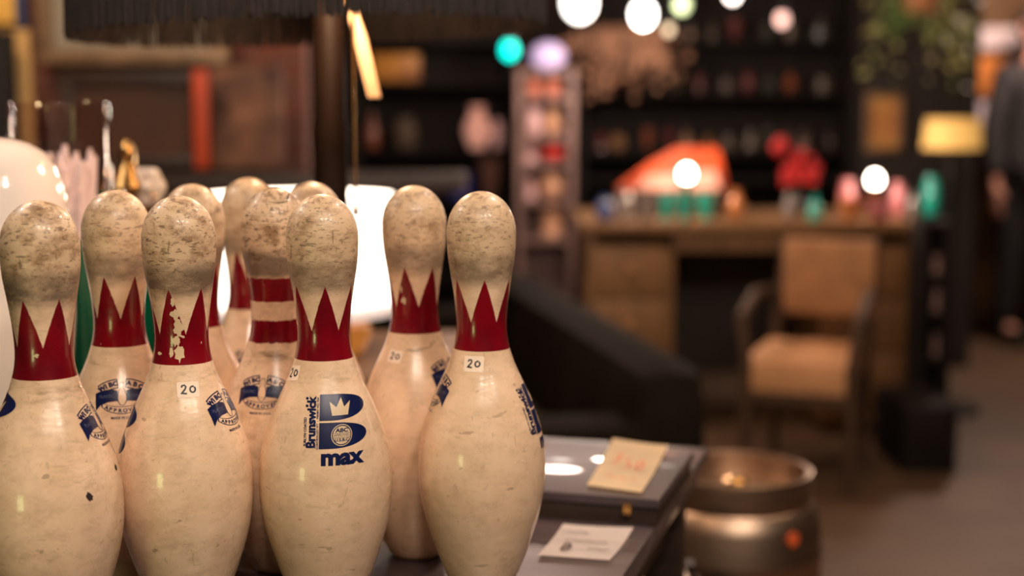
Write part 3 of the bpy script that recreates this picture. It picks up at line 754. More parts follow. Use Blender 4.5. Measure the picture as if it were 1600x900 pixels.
bx('book', -30, -30, 21, 38, 4.26, 0.03, mat('yellow_board', (0.85, 0.50, 0.10), 0.6), 'yellow panel at the very top left corner', 'panel').name = 'yellow_panel'
bx('wooden_plank', 22, 46, 44, 835, 4.05, 0.03, mat('straw_plank', (0.55, 0.34, 0.12), 0.6), 'pale yellow upright plank at the left edge', 'plank')
bx('blue_plank', 24, -30, 36, 42, 4.26, 0.03, mat('blue_paint', (0.03, 0.06, 0.16), 0.6), 'dark blue upright strip above the pale yellow plank', 'plank')

# ------------------------------------------------------------------ keg, crate and can right of the table
KY = 2.40; k0 = at(1150, 740, KY); kz = zz(730, KY)
kr = 0.148
keg = empty('steel_keg', (k0.x, KY, 0), 'slim steel keg standing on the floor right of the table', 'keg')
bm = L([(0, 0.0), (kr * .84, 0), (kr * .86, 0.01), (kr * .86, 0.04), (kr * 0.99, 0.075), (kr, 0.10), (kr, kz - 0.15), (kr * 1.012, kz - 0.143), (kr * 1.012, kz - 0.135), (kr, kz - 0.128), (kr * 0.985, kz - 0.085), (kr * 0.91, kz - 0.058), (kr * .86, kz - 0.052), (kr * .70, kz - 0.046), (kr * .3, kz - 0.040), (0, kz - 0.038)], n=64, cap=False)
obj('body', bm, steel, keg)
bm = L([(kr * .87, kz - 0.058), (kr * .89, kz - 0.012), (kr * .88, kz - 0.002), (kr * .85, kz), (kr * .82, kz - 0.003), (kr * .825, kz - 0.012), (kr * .82, kz - 0.05)], n=64, cap=False)
obj('rim', bm, steel, keg)
obj('valve', L([(0, kz - 0.042), (0.022, kz - 0.042), (0.022, kz - 0.022), (0.012, kz - 0.018), (0, kz - 0.018)], n=20, cap=False), brass, keg)
dp = at(1226, 838, KY - 0.11) - Vector((k0.x, KY, 0)); an = atan2(dp.y, dp.x)
bm = new(); bmesh.ops.create_cone(bm, cap_ends=True, segments=24, radius1=0.012, radius2=0.012, depth=0.003, matrix=Matrix.Translation((kr * cos(an) * 1.004, kr * sin(an) * 1.004, dp.z)) @ Matrix.Rotation(an, 4, 'Z') @ Matrix.Rotation(pi / 2, 4, 'Y'))
s_ = obj('sticker', bm, mat('orange_sticker', (0.80, 0.13, 0.03), 0.6), keg); s_['label'] = 'small round orange sticker'
cY = 2.02; c0 = at(1024, 884, cY)
cr = empty('wooden_crate', (c0.x, cY, 0), 'dark slatted wooden crate on the floor between table and keg', 'crate')
ch_ = c0.z
bm = new()
for sx in (-1, 1):
    for sy in (-1, 1): box(bm, (sx * 0.055, sy * 0.055, (ch_ - 0.012) / 2), (0.02, 0.02, ch_ - 0.012))
for k in range(5):
    z = 0.06 + k * (ch_ - 0.12) / 4
    box(bm, (0, -0.068, z), (0.136, 0.006, 0.05)); box(bm, (0, 0.068, z), (0.136, 0.006, 0.05)); box(bm, (-0.068, 0, z), (0.006, 0.13, 0.05)); box(bm, (0.068, 0, z), (0.006, 0.13, 0.05))
obj('slats', bm, wood_dark, cr, smooth=False); obj('lid', B((0, 0, ch_ - 0.006), (0.085, 0.145, 0.012), bev=0.002), mat('white_board', (0.8, 0.66, 0.55), 0.5), cr)

# ------------------------------------------------------------------ centre background: dark sofa, desk, chair
sofa_m = mat('dark_leather', (0.011, 0.007, 0.004), 0.9, var=0.4, scale=8, bump=0.1, ior=1.2)
olive_m = mat('olive_cushion', (0.060, 0.044, 0.018), 0.8, var=0.4, scale=20)
A_, B_ = Vector((0.06, 4.9, 0)), Vector((0.43, 2.95, 0)); dv = (A_ - B_); ln = dv.length; sa = atan2(dv.y, dv.x)
mid = (A_ + B_) / 2
sofa = empty('sofa', (mid.x, mid.y, 0), 'long dark leather sofa running diagonally away behind the table', 'sofa', rz=sa)
# local x runs along the sofa to the back; +y is its seat side (left in the photograph)
obj('backrest', B((0, 0.09, 0.43), (ln, 0.18, 0.50), bev=0.085), sofa_m, sofa)
obj('base', B((0, 0.42, 0.19), (ln, 0.72, 0.18), bev=0.03), sofa_m, sofa)
for k in (-1, 1): obj('armrest', B((k * (ln / 2 - 0.09), 0.44, 0.38), (0.18, 0.68, 0.36), bev=0.05), sofa_m, sofa)
for k in (-1, 0, 1): obj('seat_cushion', B((k * 0.60, 0.47, 0.345), (0.585, 0.58, 0.13), bev=0.04), olive_m, sofa)
for sx in (-1, 1):
    for sy in (0.1, 0.72): obj('foot', L([(0, 0), (0.02, 0), (0.03, 0.10), (0, 0.10)], (sx * (ln / 2 - 0.1), sy, 0), 12, False), wood_dark, sofa)

DY = 5.25; dz = zz(347, DY)
dx0, dx1 = xx(905, DY), xx(1448, DY); dw = dx1 - dx0; dd_ = 0.75
desk = empty('desk', ((dx0 + dx1) / 2, DY + dd_ / 2, 0), 'large honey brown desk crowded with glassware in the background', 'desk')
obj('desktop', B((0, 0, dz - 0.02), (dw, dd_, 0.04), bev=0.006), wood_honey, desk)
pw = 0.33
for k, sx in enumerate((-1, 1)):
    cxp = sx * (dw / 2 - pw / 2 - 0.03) if sx < 0 else (dw / 2 - 0.20)
    wq = pw if sx < 0 else 0.34
    pd = obj('pedestal', B((cxp, 0.01, (dz - 0.04) / 2 + 0.02), (wq, dd_ - 0.06, dz - 0.08), bev=0.005), wood_honey if sx < 0 else wood_brown, desk)
    for j in range(3):
        z = 0.16 + j * (dz - 0.2) / 3 + 0.06
        dr = obj('drawer', B((cxp, -dd_ / 2 + 0.03, z), (wq - 0.05, 0.02, 0.19), bev=0.004), wood_honey if sx < 0 else wood_brown, desk)
        obj('knob', ball(new(), (cxp, -dd_ / 2 + 0.01, z), 0.014, seg=12), brass, dr)
obj('modesty_panel', B((0, dd_ / 2 - 0.05, 0.45), (dw - 0.2, 0.02, dz - 0.16)), wood_dark, desk, smooth=False)
obj('apron', B((0, -dd_ / 2 + 0.05, dz - 0.075), (dw - 0.12, 0.02, 0.07)), wood_honey, desk, smooth=False)

# chair in front of the desk
CYf, CYb = 4.42, 4.92
cxl, cxr = xx(1198, CYf, 550), xx(1384, CYf, 550); cwx = (cxl + cxr) / 2; cw = cxr - cxl
chair = empty('armchair', (cwx, (CYf + CYb) / 2, 0), 'wooden armchair with a tan upholstered seat and back in front of the desk', 'chair', rz=-0.35)
hd = (CYb - CYf) / 2; sz = zz(572, CYf)
chair_m = mat('dull_brown_chair_frame', (0.07, 0.035, 0.016), 0.75)
tan_m = mat('tan_upholstery', (0.42, 0.20, 0.085), 0.75, var=0.25, scale=15)
obj('seat', B((-0.01, 0, sz - 0.045), (cw - 0.03, 2 * hd - 0.02, 0.11), bev=0.03), mat('lit_tan_upholstery', (0.62, 0.31, 0.14), 0.75, var=0.2, scale=15), chair)  # same tan upholstery, light on the seat put into a paler colour
bz0, bz1 = zz(488, CYb), zz(372, CYb)
obj('backrest', B((0.03, hd - 0.02, (bz0 + bz1) / 2), (cw - 0.06, 0.06, bz1 - bz0), bev=0.02), tan_m, chair)
for sx in (-1, 1):
    obj('leg', T([(sx * (cw / 2 - 0.02), -hd + 0.02, 0), (sx * (cw / 2 - 0.02), -hd + 0.02, sz + 0.0)], [0.015, 0.022], 10), chair_m, chair)
    obj('leg', T([(sx * (cw / 2 - 0.03), hd + 0.03, 0), (sx * (cw / 2 - 0.03), hd, sz), (sx * (cw / 2 - 0.035) + 0.03, hd + 0.02, bz1)], [0.016, 0.02, 0.016], 10), chair_m, chair)
    obj('armrest', T([(sx * (cw / 2 - 0.02), -hd + 0.02, sz), (sx * (cw / 2), -hd + 0.03, sz + 0.14), (sx * (cw / 2 - .005), 0.0, sz + 0.19), (sx * (cw / 2 - .02), hd + 0.005, sz + 0.18)], [0.018, 0.02, 0.022, 0.015], 10), chair_m, chair)
obj('seat_frame', B((0, 0, sz - 0.115), (cw - 0.03, 2 * hd - 0.03, 0.04), bev=0.005), chair_m, chair)

# ------------------------------------------------------------------ things on the desk
def on_desk(px, Y=5.45): return Vector((xx(px, Y, 330), Y, dz))
def bulb_lamp(px, py, Y, r, power, col, label, base_m):
    q = at(px, py, Y)
    o = empty('desk_lamp', (q.x, Y, dz), label, 'lamp'); h = q.z - dz
    obj('base', L([(0, 0), (0.05, 0), (0.052, 0.008), (0.015, 0.02), (0.009, 0.04), (0.009, h - r - 0.03), (0.017, h - r - 0.02), (0.017, h - r * .8), (0, h - r * .8)], n=24, cap=False), base_m, o)
    obj('bulb', ball(new(), (0, 0, h), r, (1, 1, 1.1)), mat('lit_bulb', (1, 1, 1), 0.3, emit=(1.0, 0.88, 0.72), es=22), o)
    light('desk_lamp_bulb', 'POINT', (q.x, Y - r - 0.03, q.z), col, power, 0.03)
    return o
bulb_lamp(1073, 272, 5.42, 0.026, 3.2, (1.0, 0.70, 0.48), 'small desk lamp with a bare glowing bulb before the red-orange sloping case', brass)
bulb_lamp(1367, 281, 5.45, 0.025, 2.4, (1.0, 0.72, 0.55), 'small desk lamp with a bare glowing bulb at the right end of the desk', brass)
def px_thing(name, x0, y0, x1, y1, Y, kind, m, label, cat, group=None, rest=None):
    """a small object whose outline spans these columns and rows at distance Y; it stands at its lower row or on `rest`"""
    a, b = at(x0, y1, Y), at(x1, y0, Y); r = (b.x - a.x) / 2; zb = rest if rest is not None else a.z; h = b.z - zb; c = (a.x + b.x) / 2
    if Y > 6: h *= 0.86
    P = {'bottle': [(0, 0), (r * .9, 0), (r, h * .03), (r, h * .52), (r * .8, h * .62), (r * .36, h * .72), (r * .3, h * .95), (r * .38, h * .96), (r * .38, h), (0, h)],
         'bowl': [(0, 0), (r * .4, 0), (r * .45, h * .08), (r * .8, h * .45), (r, h), (r * .94, h), (r * .72, h * .45), (0, h * .15)],
         'jar': [(0, 0), (r * .8, 0), (r, h * .12), (r, h * .7), (r * .7, h * .84), (r * .7, h * .88), (r * .78, h * .89), (r * .78, h * .97), (0, h)],
         'glass': [(0, 0), (r * .7, 0), (r * .72, h * .04), (r, h), (r * .92, h), (r * .62, h * .08), (0, h * .08)],
         'vase': [(0, 0), (r * .55, 0), (r * .6, h * .05), (r, h * .38), (r * .85, h * .62), (r * .42, h * .85), (r * .6, h), (r * .5, h), (r * .34, h * .85), (0, h * .7)],
         'ball': [(0, 0)] + [(r * sin(pi * k / 16), h / 2 - h / 2 * cos(pi * k / 16)) for k in range(1, 16)] + [(0, h)],
         'tin': [(0, 0), (r, 0), (r, h * .04), (r * .97, h * .06), (r * .97, h * .78), (r, h * .8), (r, h * .98), (0, h)]}[kind]
    return tag(obj(name, L(P, n=28, cap=False), m, loc=(c, Y, zb + 0.0015)), label, cat, group)
bx('wooden_riser', 978, 306, 1132, 348, 5.50, 0.20, wood_dark, 'low dark wooden riser on the desk carrying the red-orange sloping case', 'riser').location.z = dz + 0.001
rz_ = zz(306, 5.50) - zz(348, 5.50) + dz + 0.002
def wedge(name, pts, Y, d, m, label, cat):
    P = [at(x, y, Y) for x, y in pts]; c = sum(P, Vector()) / len(P); zb = min(p.z for p in P); bm = new()
    fr = [bm.verts.new((p.x - c.x, 0, p.z - zb)) for p in P]; bk_ = [bm.verts.new((p.x - c.x, d, p.z - zb)) for p in P]
    bm.faces.new(fr); bm.faces.new(bk_[::-1])
    for k in range(len(P)): bm.faces.new((fr[k], fr[(k + 1) % len(P)], bk_[(k + 1) % len(P)], bk_[k]))
    bmesh.ops.bevel(bm, geom=bm.edges[:], offset=0.004, segments=2, affect='EDGES')
    return tag(obj(name, bm, m, loc=(c.x, Y, rz_)), label, cat)
wedge('sloping_case', [(965, 306), (1020, 266), (1062, 243), (1124, 242), (1138, 306)], 5.56, 0.12, mat('red_orange_box', (0.78, 0.10, 0.02), 0.5, var=0.3, scale=8), 'red-orange sloping case glowing behind the left bare bulb', 'case')
wedge('glow_panel', [(990, 306), (1010, 285), (1120, 276), (1128, 306)], 5.51, 0.035, mat('painted_pink_glow', (0.72, 0.36, 0.29), 0.6), 'low pale pink case leaning before the red-orange sloping case', 'case')  # added panel whose pink colour imitates glow below the bulb
teal = mat('teal_glass', (0.03, 0.50, 0.40), 0.08, coat=0.8, var=0.3, scale=5)
clear2 = mat('smoky_glass', (0.28, 0.24, 0.22), 0.06, coat=1.0, var=0.2)
blueg = mat('blue_glass', (0.05, 0.10, 0.30), 0.1, coat=0.8)
pink = mat('pink_glass', (0.60, 0.20, 0.22), 0.2, coat=0.5)
amber = mat('amber_ware', (0.55, 0.20, 0.06), 0.25, coat=0.5)
redm = mat('bright_red', (0.55, 0.010, 0.012), 0.5, var=0.3)
G1 = 'glassware on the desk'
for a in (('tumbler', 1030, 303, 1052, 348, 5.36, 'glass', teal, 'teal glass tumbler on the desk, left of the three below the left bulb', 'glass'),
          ('tumbler', 1058, 303, 1082, 348, 5.33, 'glass', teal, 'teal glass tumbler on the desk, middle one of the three below the left bulb', 'glass'),
          ('tumbler', 1090, 303, 1116, 348, 5.36, 'glass', teal, 'teal glass tumbler on the desk, right of the three below the left bulb', 'glass'),
          ('bottle', 932, 308, 958, 352, 5.34, 'jar', blueg, 'squat blue glass jar near the left end of the desk', 'jar'),
          ('tumbler', 996, 316, 1022, 352, 5.33, 'glass', clear2, 'smoky clear tumbler between the blue jar and the teal tumblers', 'glass'),
          ('glass_jar', 962, 295, 988, 350, 5.42, 'jar', clear2, 'smoky glass jar beside the squat blue jar', 'jar'),
          ('vase', 1136, 298, 1164, 350, 5.38, 'vase', amber, 'amber vase right of the red-orange sloping case', 'vase'),
          ('bottle', 1222, 300, 1240, 350, 5.40, 'bottle', clear2, 'smoky glass bottle below the red bouquet', 'bottle'),
          ('bottle', 1262, 305, 1284, 350, 5.36, 'bottle', teal, 'teal glass bottle between the red bouquet and the right bulb', 'bottle'),
          ('bowl', 1308, 312, 1350, 350, 5.32, 'bowl', amber, 'amber glass bowl under the right bulb', 'bowl'),
          ('bowl', 1350, 318, 1398, 350, 5.31, 'bowl', pink, 'pink glass bowl in front of the right bulb', 'bowl'),
          ('glass_jar', 1310, 280, 1338, 350, 5.55, 'jar', pink, 'pink lidded jar left of the right bulb', 'jar'),
          ('glass_jar', 1390, 285, 1415, 350, 5.55, 'jar', pink, 'pink lidded jar right of the right bulb', 'jar'),
          ('bottle', 1418, 300, 1436, 352, 5.36, 'bottle', clear2, 'smoky glass bottle at the right end of the desk', 'bottle'),
          ('bottle', 1440, 275, 1470, 352, 5.60, 'jar', teal, 'large dark teal jar at the right end of the desk', 'jar')):
    n_ = a[0] if a[7] is not None else a[0]
    if a[6] == 'jar': n_ = 'glass_jar'
    px_thing(n_, *a[1:10], group=G1, rest=dz)
# red bouquet
v = px_thing('vase', 1232, 300, 1262, 350, 5.62, 'vase', mat('dark_vase', (0.03, 0.02, 0.02), 0.3), 'dark vase holding the red bouquet on the desk', 'vase', rest=dz)
bm = new(); rn = random.Random(9); c = at(1243, 272, 5.62); vb = v.location
for k in range(46):
    a, e = rn.uniform(0, 2 * pi), rn.uniform(-.5, 1.2); r = rn.uniform(.03, .085)
    q = Vector((r * cos(a) * cos(e) * 1.0, r * sin(a) * cos(e) * .8, r * sin(e) * 1.1)) + Vector((0, 0, c.z - vb.z))
    ball(bm, q, rn.uniform(.013, .024), (1, 1, .7), 8)
for k in range(9):
    q = Vector((rn.uniform(-.02, .02) - 0.075, rn.uniform(-.02, .02), c.z - vb.z + 0.11 + rn.uniform(-.02, .02))); ball(bm, q, rn.uniform(.013, .022), (1, 1, .8), 8)
br = obj('bouquet', bm, redm, loc=vb); tag(br, 'red flower bouquet in a dark vase at the middle of the desk', 'flowers')
bm = new(); zt_ = c.z - vb.z
for k in range(6): tube(bm, [(0, 0, 0.09), (rn.uniform(-.03, .03), rn.uniform(-.02, .02), zt_)], .002, 5)
tube(bm, [(0, 0, 0.09), (-0.04, 0, zt_ + .02), (-0.075, 0, zt_ + .11)], .002, 5)
obj('stems', bm, mat('dark_stem', (0.03, 0.05, 0.02), 0.6), br)

# ------------------------------------------------------------------ dark shelving behind the desk
def bookcase(name, x0, x1, ytop, Y, depth, nsh, m, label, zlist=None, back=True):
    a, b = xx(x0, Y), xx(x1, Y); w = b - a; h = zz(ytop, Y) if ytop is not None else 2.4
    o = empty(name, ((a + b) / 2, Y + depth / 2, 0), label, 'shelf')
    for sx in (-1, 1): obj('side_panel', B((sx * (w / 2 - 0.015), 0, h / 2), (0.03, depth, h), bev=0.003), m, o)
    if back: obj('back_panel', B((0, depth / 2 - 0.01, h / 2), (w - 0.06, 0.015, h)), m, o, smooth=False)
    zs = zlist or [0.1 + (h - 0.13) * k / nsh for k in range(nsh + 1)]
    for z in zs: obj('shelf', B((0, -0.005, z - 0.012), (w - 0.06, depth - 0.03, 0.024), bev=0.002), m, o)
    return o, zs
ink_wood = mat('black_stained_wood', (0.012, 0.008, 0.007), 0.8, var=0.3, ior=1.3)
SY = 6.9
sh, zs = bookcase('bookcase', 905, 1335, -120, SY, 0.34, 0, ink_wood, 'tall near-black bookcase behind the desk', [0.1, 0.5, 0.9, zz(235, SY), zz(143, SY), zz(60, SY), zz(-40, SY), 2.2])
rn = random.Random(5)
dims = [mat('dim_ware_%d' % k, c, 0.25, coat=0.5) for k, c in enumerate(((0.20, 0.06, 0.03), (0.10, 0.07, 0.05), (0.08, 0.05, 0.04), (0.22, 0.11, 0.05), (0.12, 0.03, 0.03), (0.06, 0.06, 0.05)))]
for sub, yb, hs in ((0, 235, 40), (1, 143, 36), (2, 60, 34)):
    x = 930
    words = ('rust', 'brown', 'dark brown', 'tan', 'maroon', 'grey green')
    shelfn = ('lower', 'middle', 'upper')[sub]
    while x < 1300:
        k = rn.randrange(6); w = rn.uniform(14, 30); hh = rn.uniform(.6, 1) * hs; kd = rn.choice(['jar', 'bottle', 'vase', 'bowl', 'tin'])
        nm = {'jar': 'lidded_jar', 'bottle': 'bottle', 'vase': 'vase', 'bowl': 'bowl', 'tin': 'tin'}[kd]
        Y = SY + 0.12
        px_thing(nm, x, yb - hh, x + w, yb, Y, kd, dims[k], '%s %s in the dark on the %s shelf of the black bookcase' % (words[k], nm.replace('_', ' '), shelfn), nm.replace('_', ' '), 'wares in the black bookcase', rest=zz(yb, SY))
        x += w + rn.uniform(3, 26)
# glints: small rust and tan discs of the row at (1240..1310, 125)
# ------------------------------------------------------------------ racks in the centre
grey_rack = mat('weathered_rack', (0.26, 0.15, 0.13), 0.6, var=0.3)
RY = 6.3
r1 = [zz(372, RY), zz(312, RY), zz(254, RY), zz(212, RY), zz(150, RY), zz(108, RY)]
rk, _ = bookcase('display_rack', 806, 899, 108, RY, 0.26, 0, grey_rack, 'narrow display rack with pink and peach vessels in the centre background', [0.12, 0.4] + r1)
salmon = mat('salmon_ware', (0.80, 0.26, 0.17), 0.4, var=0.15)
peach = mat('peach_ware', (0.75, 0.40, 0.24), 0.45, var=0.15)
lilac = mat('lilac_ware', (0.62, 0.45, 0.70), 0.4, emit=(.75, .62, 1.0), es=0.5)
lpink = mat('pale_pink_ware', (0.78, 0.48, 0.48), 0.4)
GR = 'vessels in the narrow display rack'
for a in (('glass_globe', 828, 60, 884, 107, 'ball', lilac, 'glowing lilac globe on top of the narrow display rack', 'globe lamp', 108),
          ('vase', 821, 120, 847, 149, 'vase', salmon, 'salmon vase on the highest shelf of the narrow rack, left', 'vase', 150),
          ('lidded_jar', 852, 120, 878, 149, 'jar', salmon, 'salmon lidded jar on the highest shelf of the narrow rack, right', 'jar', 150),
          ('lidded_jar', 822, 158, 846, 211, 'jar', lpink, 'pale pink jar on the second shelf of the narrow rack', 'jar', 212),
          ('vase', 850, 162, 878, 211, 'vase', peach, 'peach vase on the second shelf of the narrow rack', 'vase', 212),
          ('bowl', 845, 222, 886, 253, 'ball', mat('red_ball', (0.85, 0.06, 0.05), 0.35), 'round red ball on the third shelf of the narrow rack', 'ball', 254),
          ('tin', 818, 218, 840, 253, 'tin', lpink, 'pale pink tin beside the round red ball', 'tin', 254),
          ('vase', 842, 260, 884, 311, 'vase', peach, 'peach vase directly below the round red ball', 'vase', 312),
          ('tin', 820, 272, 838, 311, 'tin', lpink, 'pale pink tin left of the lower peach vase', 'tin', 312),
          ('lidded_jar', 846, 316, 880, 371, 'tin', peach, 'peach canister on the lowest visible shelf of the narrow rack', 'canister', 372)):
    nm = 'ball' if a[5] == 'ball' and 'red' in a[7] else a[0]
    px_thing(nm, a[1], a[2], a[3], a[4], RY + 0.11, a[5], a[6], a[7], a[8], GR, rest=zz(a[9], RY))
r2 = [zz(365, 6.6), zz(313, 6.6), zz(233, 6.6), zz(126, 6.6)]
bc2, _ = bookcase('bookcase', 553, 803, -60, 6.6, 0.30, 0, ink_wood, 'open dark bookcase in the centre, left of the narrow rack', [0.12, 0.45] + r2 + [zz(60, 6.6)])
for a in (('table_lamp', 724, 156, 768, 232, 'vase', mat('peach_emissive', (0.80, 0.36, 0.26), 0.5, emit=(1.0, .5, .38), es=0.28), 'peach vase given a faint glow in the open dark bookcase', 'vase', 233),  # emission added to brighten this vase, which is no lamp
          ('lidded_jar', 768, 180, 787, 232, 'jar', lpink, 'pale pink jar right of the peach vase', 'jar', 233),
          ('plate', 744, 236, 786, 312, 'bowl', mat('brown_bowl', (0.16, 0.08, 0.06), 0.2, coat=1), 'brown bowl below the peach vase', 'bowl', 313),
          ('tin', 702, 266, 738, 312, 'tin', mat('blue_tin', (0.03, 0.05, 0.30), 0.4), 'deep blue tin beside the brown bowl', 'tin', 313),
          ('tin', 756, 328, 786, 364, 'tin', mat('lilac_tin', (0.30, 0.25, 0.42), 0.4), 'lilac grey tin on the shelf under the brown bowl', 'tin', 365),
          ('lidded_jar', 612, 176, 652, 232, 'jar', dims[1], 'dim brown jar near the pale strip of the fringed lamp', 'jar', 233),
          ('bottle', 570, 168, 592, 232, 'bottle', dims[0], 'dim rust bottle at the left end of the open bookcase', 'bottle', 233),
          ('bowl', 600, 276, 650, 312, 'bowl', dims[5], 'dim grey green bowl above the second pin from the right', 'bowl', 313)):
    nm = {'table_lamp': 'vase', 'plate': 'bowl'}.get(a[0], a[0])
    px_thing(nm, a[1], a[2], a[3], a[4], 6.72, a[5], a[6], a[7], a[8], 'wares in the open dark bookcase', rest=zz(a[9], 6.6))
bx('tin_box', 580, 84, 655, 125, 6.66, 0.12, mat('amber_tin', (0.60, 0.26, 0.03), 0.4, col2=(0.25, 0.08, 0.02), scale=14), 'wide amber tin box seen under the fringed shade', 'tin box').location.z = r2[3] + 0.0015
# teal bulb on a cord
q = at(796, 72, 5.6)
def pendant(px, py, Y, r, colr, es, label, mname, group=None, cord=True):
    q = at(px, py, Y); o = empty('pendant_lamp', (q.x, Y, ZC), label, 'pendant lamp', group); h = q.z - ZC
    obj('cord', T([(0, 0, 0), (0, 0, h + r + 0.03)], 0.003, 6), black_metal, o)
    obj('socket', L([(0, h + r * .8), (0.02, h + r * .8), (0.02, h + r + 0.035), (0.008, h + r + 0.05), (0, h + r + 0.05)], n=16, cap=False), black_metal, o)
    obj('bulb', ball(new(), (0, 0, h), r, (1, 1, 1.12)), mat(mname, colr, 0.3, emit=colr, es=es), o); return o
pendant(796, 78, 5.6, 0.033, (0.0, 0.80, 0.66), 3, 'hanging lamp with a small teal bulb near the fringe of the black shade', 'teal_light')
pendant(905, 4, 6.0, 0.066, (1.0, 0.94, 0.88), 6, 'hanging lamp with a large white globe, left of the two big ones', 'white_globe', 'pendant lamps at the top')
pendant(1005, 22, 6.0, 0.047, (1.0, 0.94, 0.88), 9, 'hanging lamp with a round white globe, right of the two big ones', 'white_globe_2', 'pendant lamps at the top')
pendant(1145, -10, 6.2, 0.03, (1.0, 0.88, 0.8), 8, 'small white hanging lamp at the top edge, right of the big globes', 'white_small', 'pendant lamps at the top')
pendant(1222, 30, 6.4, 0.028, (1.0, 0.60, 0.52), 2.0, 'small pinkish hanging lamp on the right of the top row', 'pink_small', 'pendant lamps at the top')
pendant(1066, 6, 6.2, 0.035, (0.75, 0.95, 0.55), 0.9, 'dim greenish hanging lamp right of the round white globe', 'green_small', 'pendant lamps at the top')
pendant(1045, 46, 6.4, 0.02, (1.0, 0.8, 0.55), 1.2, 'tiny cream hanging lamp just below the round white globe', 'cream_small', 'pendant lamps at the top')
light('pendant_glow', 'POINT', tuple(at(1005, 60, 5.85)), (1.0, 0.85, 0.7), 22, 0.06)
# bunch of dried branches hanging under the globes
q = at(975, 84, 6.62); bm = new(); rn = random.Random(12)
o = empty('dried_bunch', (q.x, 6.62, ZC), 'bunch of brown dried twigs hanging below the white globes', 'dried plants'); h = q.z - ZC
for k in range(150):
    a, e = rn.uniform(0, 2 * pi), rn.uniform(-.9, 1.0); r = rn.uniform(.10, .26)
    s_ = Vector((0, 0, h + .12)); d_ = Vector((cos(a) * cos(e) * 1.25, sin(a) * cos(e) * .5, -abs(sin(e)) * 1.5 - .1)) * r
    tube(bm, [s_, s_ + d_ * .6 + Vector((0, 0, .01)), s_ + d_], [.003, .004, .002], 5); ball(bm, s_ + d_, rn.uniform(.008, .02), (1, 1, 1), 8)
obj('twigs', bm, mat('dried_brown', (0.45, 0.22, 0.13), 0.7, var=0.5, scale=10), o); obj('string', T([(0, 0, 0), (0, 0, h + .12)], .003, 6), black_metal, o)

# ------------------------------------------------------------------ right background
FLY = 5.75; q = at(1488, 208, FLY)
fl_ = empty('floor_lamp', (q.x, FLY, 0), 'black floor lamp with a glowing yellow drum shade right of the desk', 'lamp')
zt, zb = zz(186, FLY), zz(232, FLY); rr = xx(1530, FLY) - q.x
obj('base', L([(0, 0), (0.15, 0), (0.15, 0.02), (0.03, 0.035), (0, 0.035)], n=32, cap=False), black_metal, fl_)
obj('pole', T([(0, 0, 0.03), (0, 0, zb + 0.02)], 0.022, 12), black_metal, fl_)
obj('lamp_shade', L([(rr, zb), (rr * .9, zt), (rr * .86, zt), (rr * .96, zb), (rr, zb)], n=40, cap=False), mat('yellow_lit_shade', (0.9, 0.6, 0.2), 0.7, emit=(1.0, 0.52, 0.13), es=0.5, var=0.3, scale=8), fl_)
tag(fl_.children[2], None)
# tall dark shelf frame behind the floor lamp with picture
frame_thing(1350, 146, 1412, 236, 6.72, 0.02, gilt, mat('amber_poster', (0.62, 0.32, 0.08), 0.6, col2=(0.35, 0.10, 0.04), scale=6), 'small amber picture hanging beside the black bookcase')
pf = [o for o in COL.objects if o.name.startswith('picture_frame')][-1]
ex0, ex1 = xx(1340, 6.78), xx(1520, 6.78)
prt = struct('wall_pillar', B(((ex0 + ex1) / 2, 6.9, ZC / 2), (ex1 - ex0, 0.3, ZC)), mat('dark_pillar', (0.022, 0.015, 0.013), 0.7))
pf.location.y = 6.73
# hanging plant
q = at(1440, 40, 6.2); hp = empty('hanging_plant', (q.x, 6.2, ZC), 'trailing green plant hanging in a pot at the upper right', 'plant'); h = q.z - ZC
obj('pot', L([(0, h + .05), (.07, h + .05), (.10, h + .16), (.09, h + .16), (.06, h + .06), (0, h + .06)], n=24, cap=False), mat('terracotta', (0.42, 0.17, 0.07), 0.7), hp)
obj('hanger', T([(0, 0, 0), (0, 0, h + .06)], .004, 6), black_metal, hp)
bm = new(); rn = random.Random(3)
for k in range(330):
    a = rn.uniform(0, 2 * pi); r = rn.uniform(.04, .24); z = h + .17 - r * rn.uniform(.2, 2.0)
    c = Vector((r * cos(a), r * sin(a) * .7, z)); d = Vector((cos(a), sin(a), rn.uniform(-1.4, .2))).normalized() * rn.uniform(.03, .055); n = d.cross(Vector((rn.uniform(-1, 1), rn.uniform(-1, 1), 1))).normalized() * .014
    u = d.cross(n).normalized() * .003
    v_ = [bm.verts.new(c), bm.verts.new(c + d * .5 + n), bm.verts.new(c + d), bm.verts.new(c + d * .5 - n), bm.verts.new(c + d * .45 + u)]
    for i in range(4): bm.faces.new((v_[i], v_[(i + 1) % 4], v_[4]))
obj('foliage', bm, mat('olive_leaves', (0.36, 0.32, 0.12), 0.6, col2=(0.12, 0.22, 0.06), scale=5), hp)['kind'] = 'stuff'
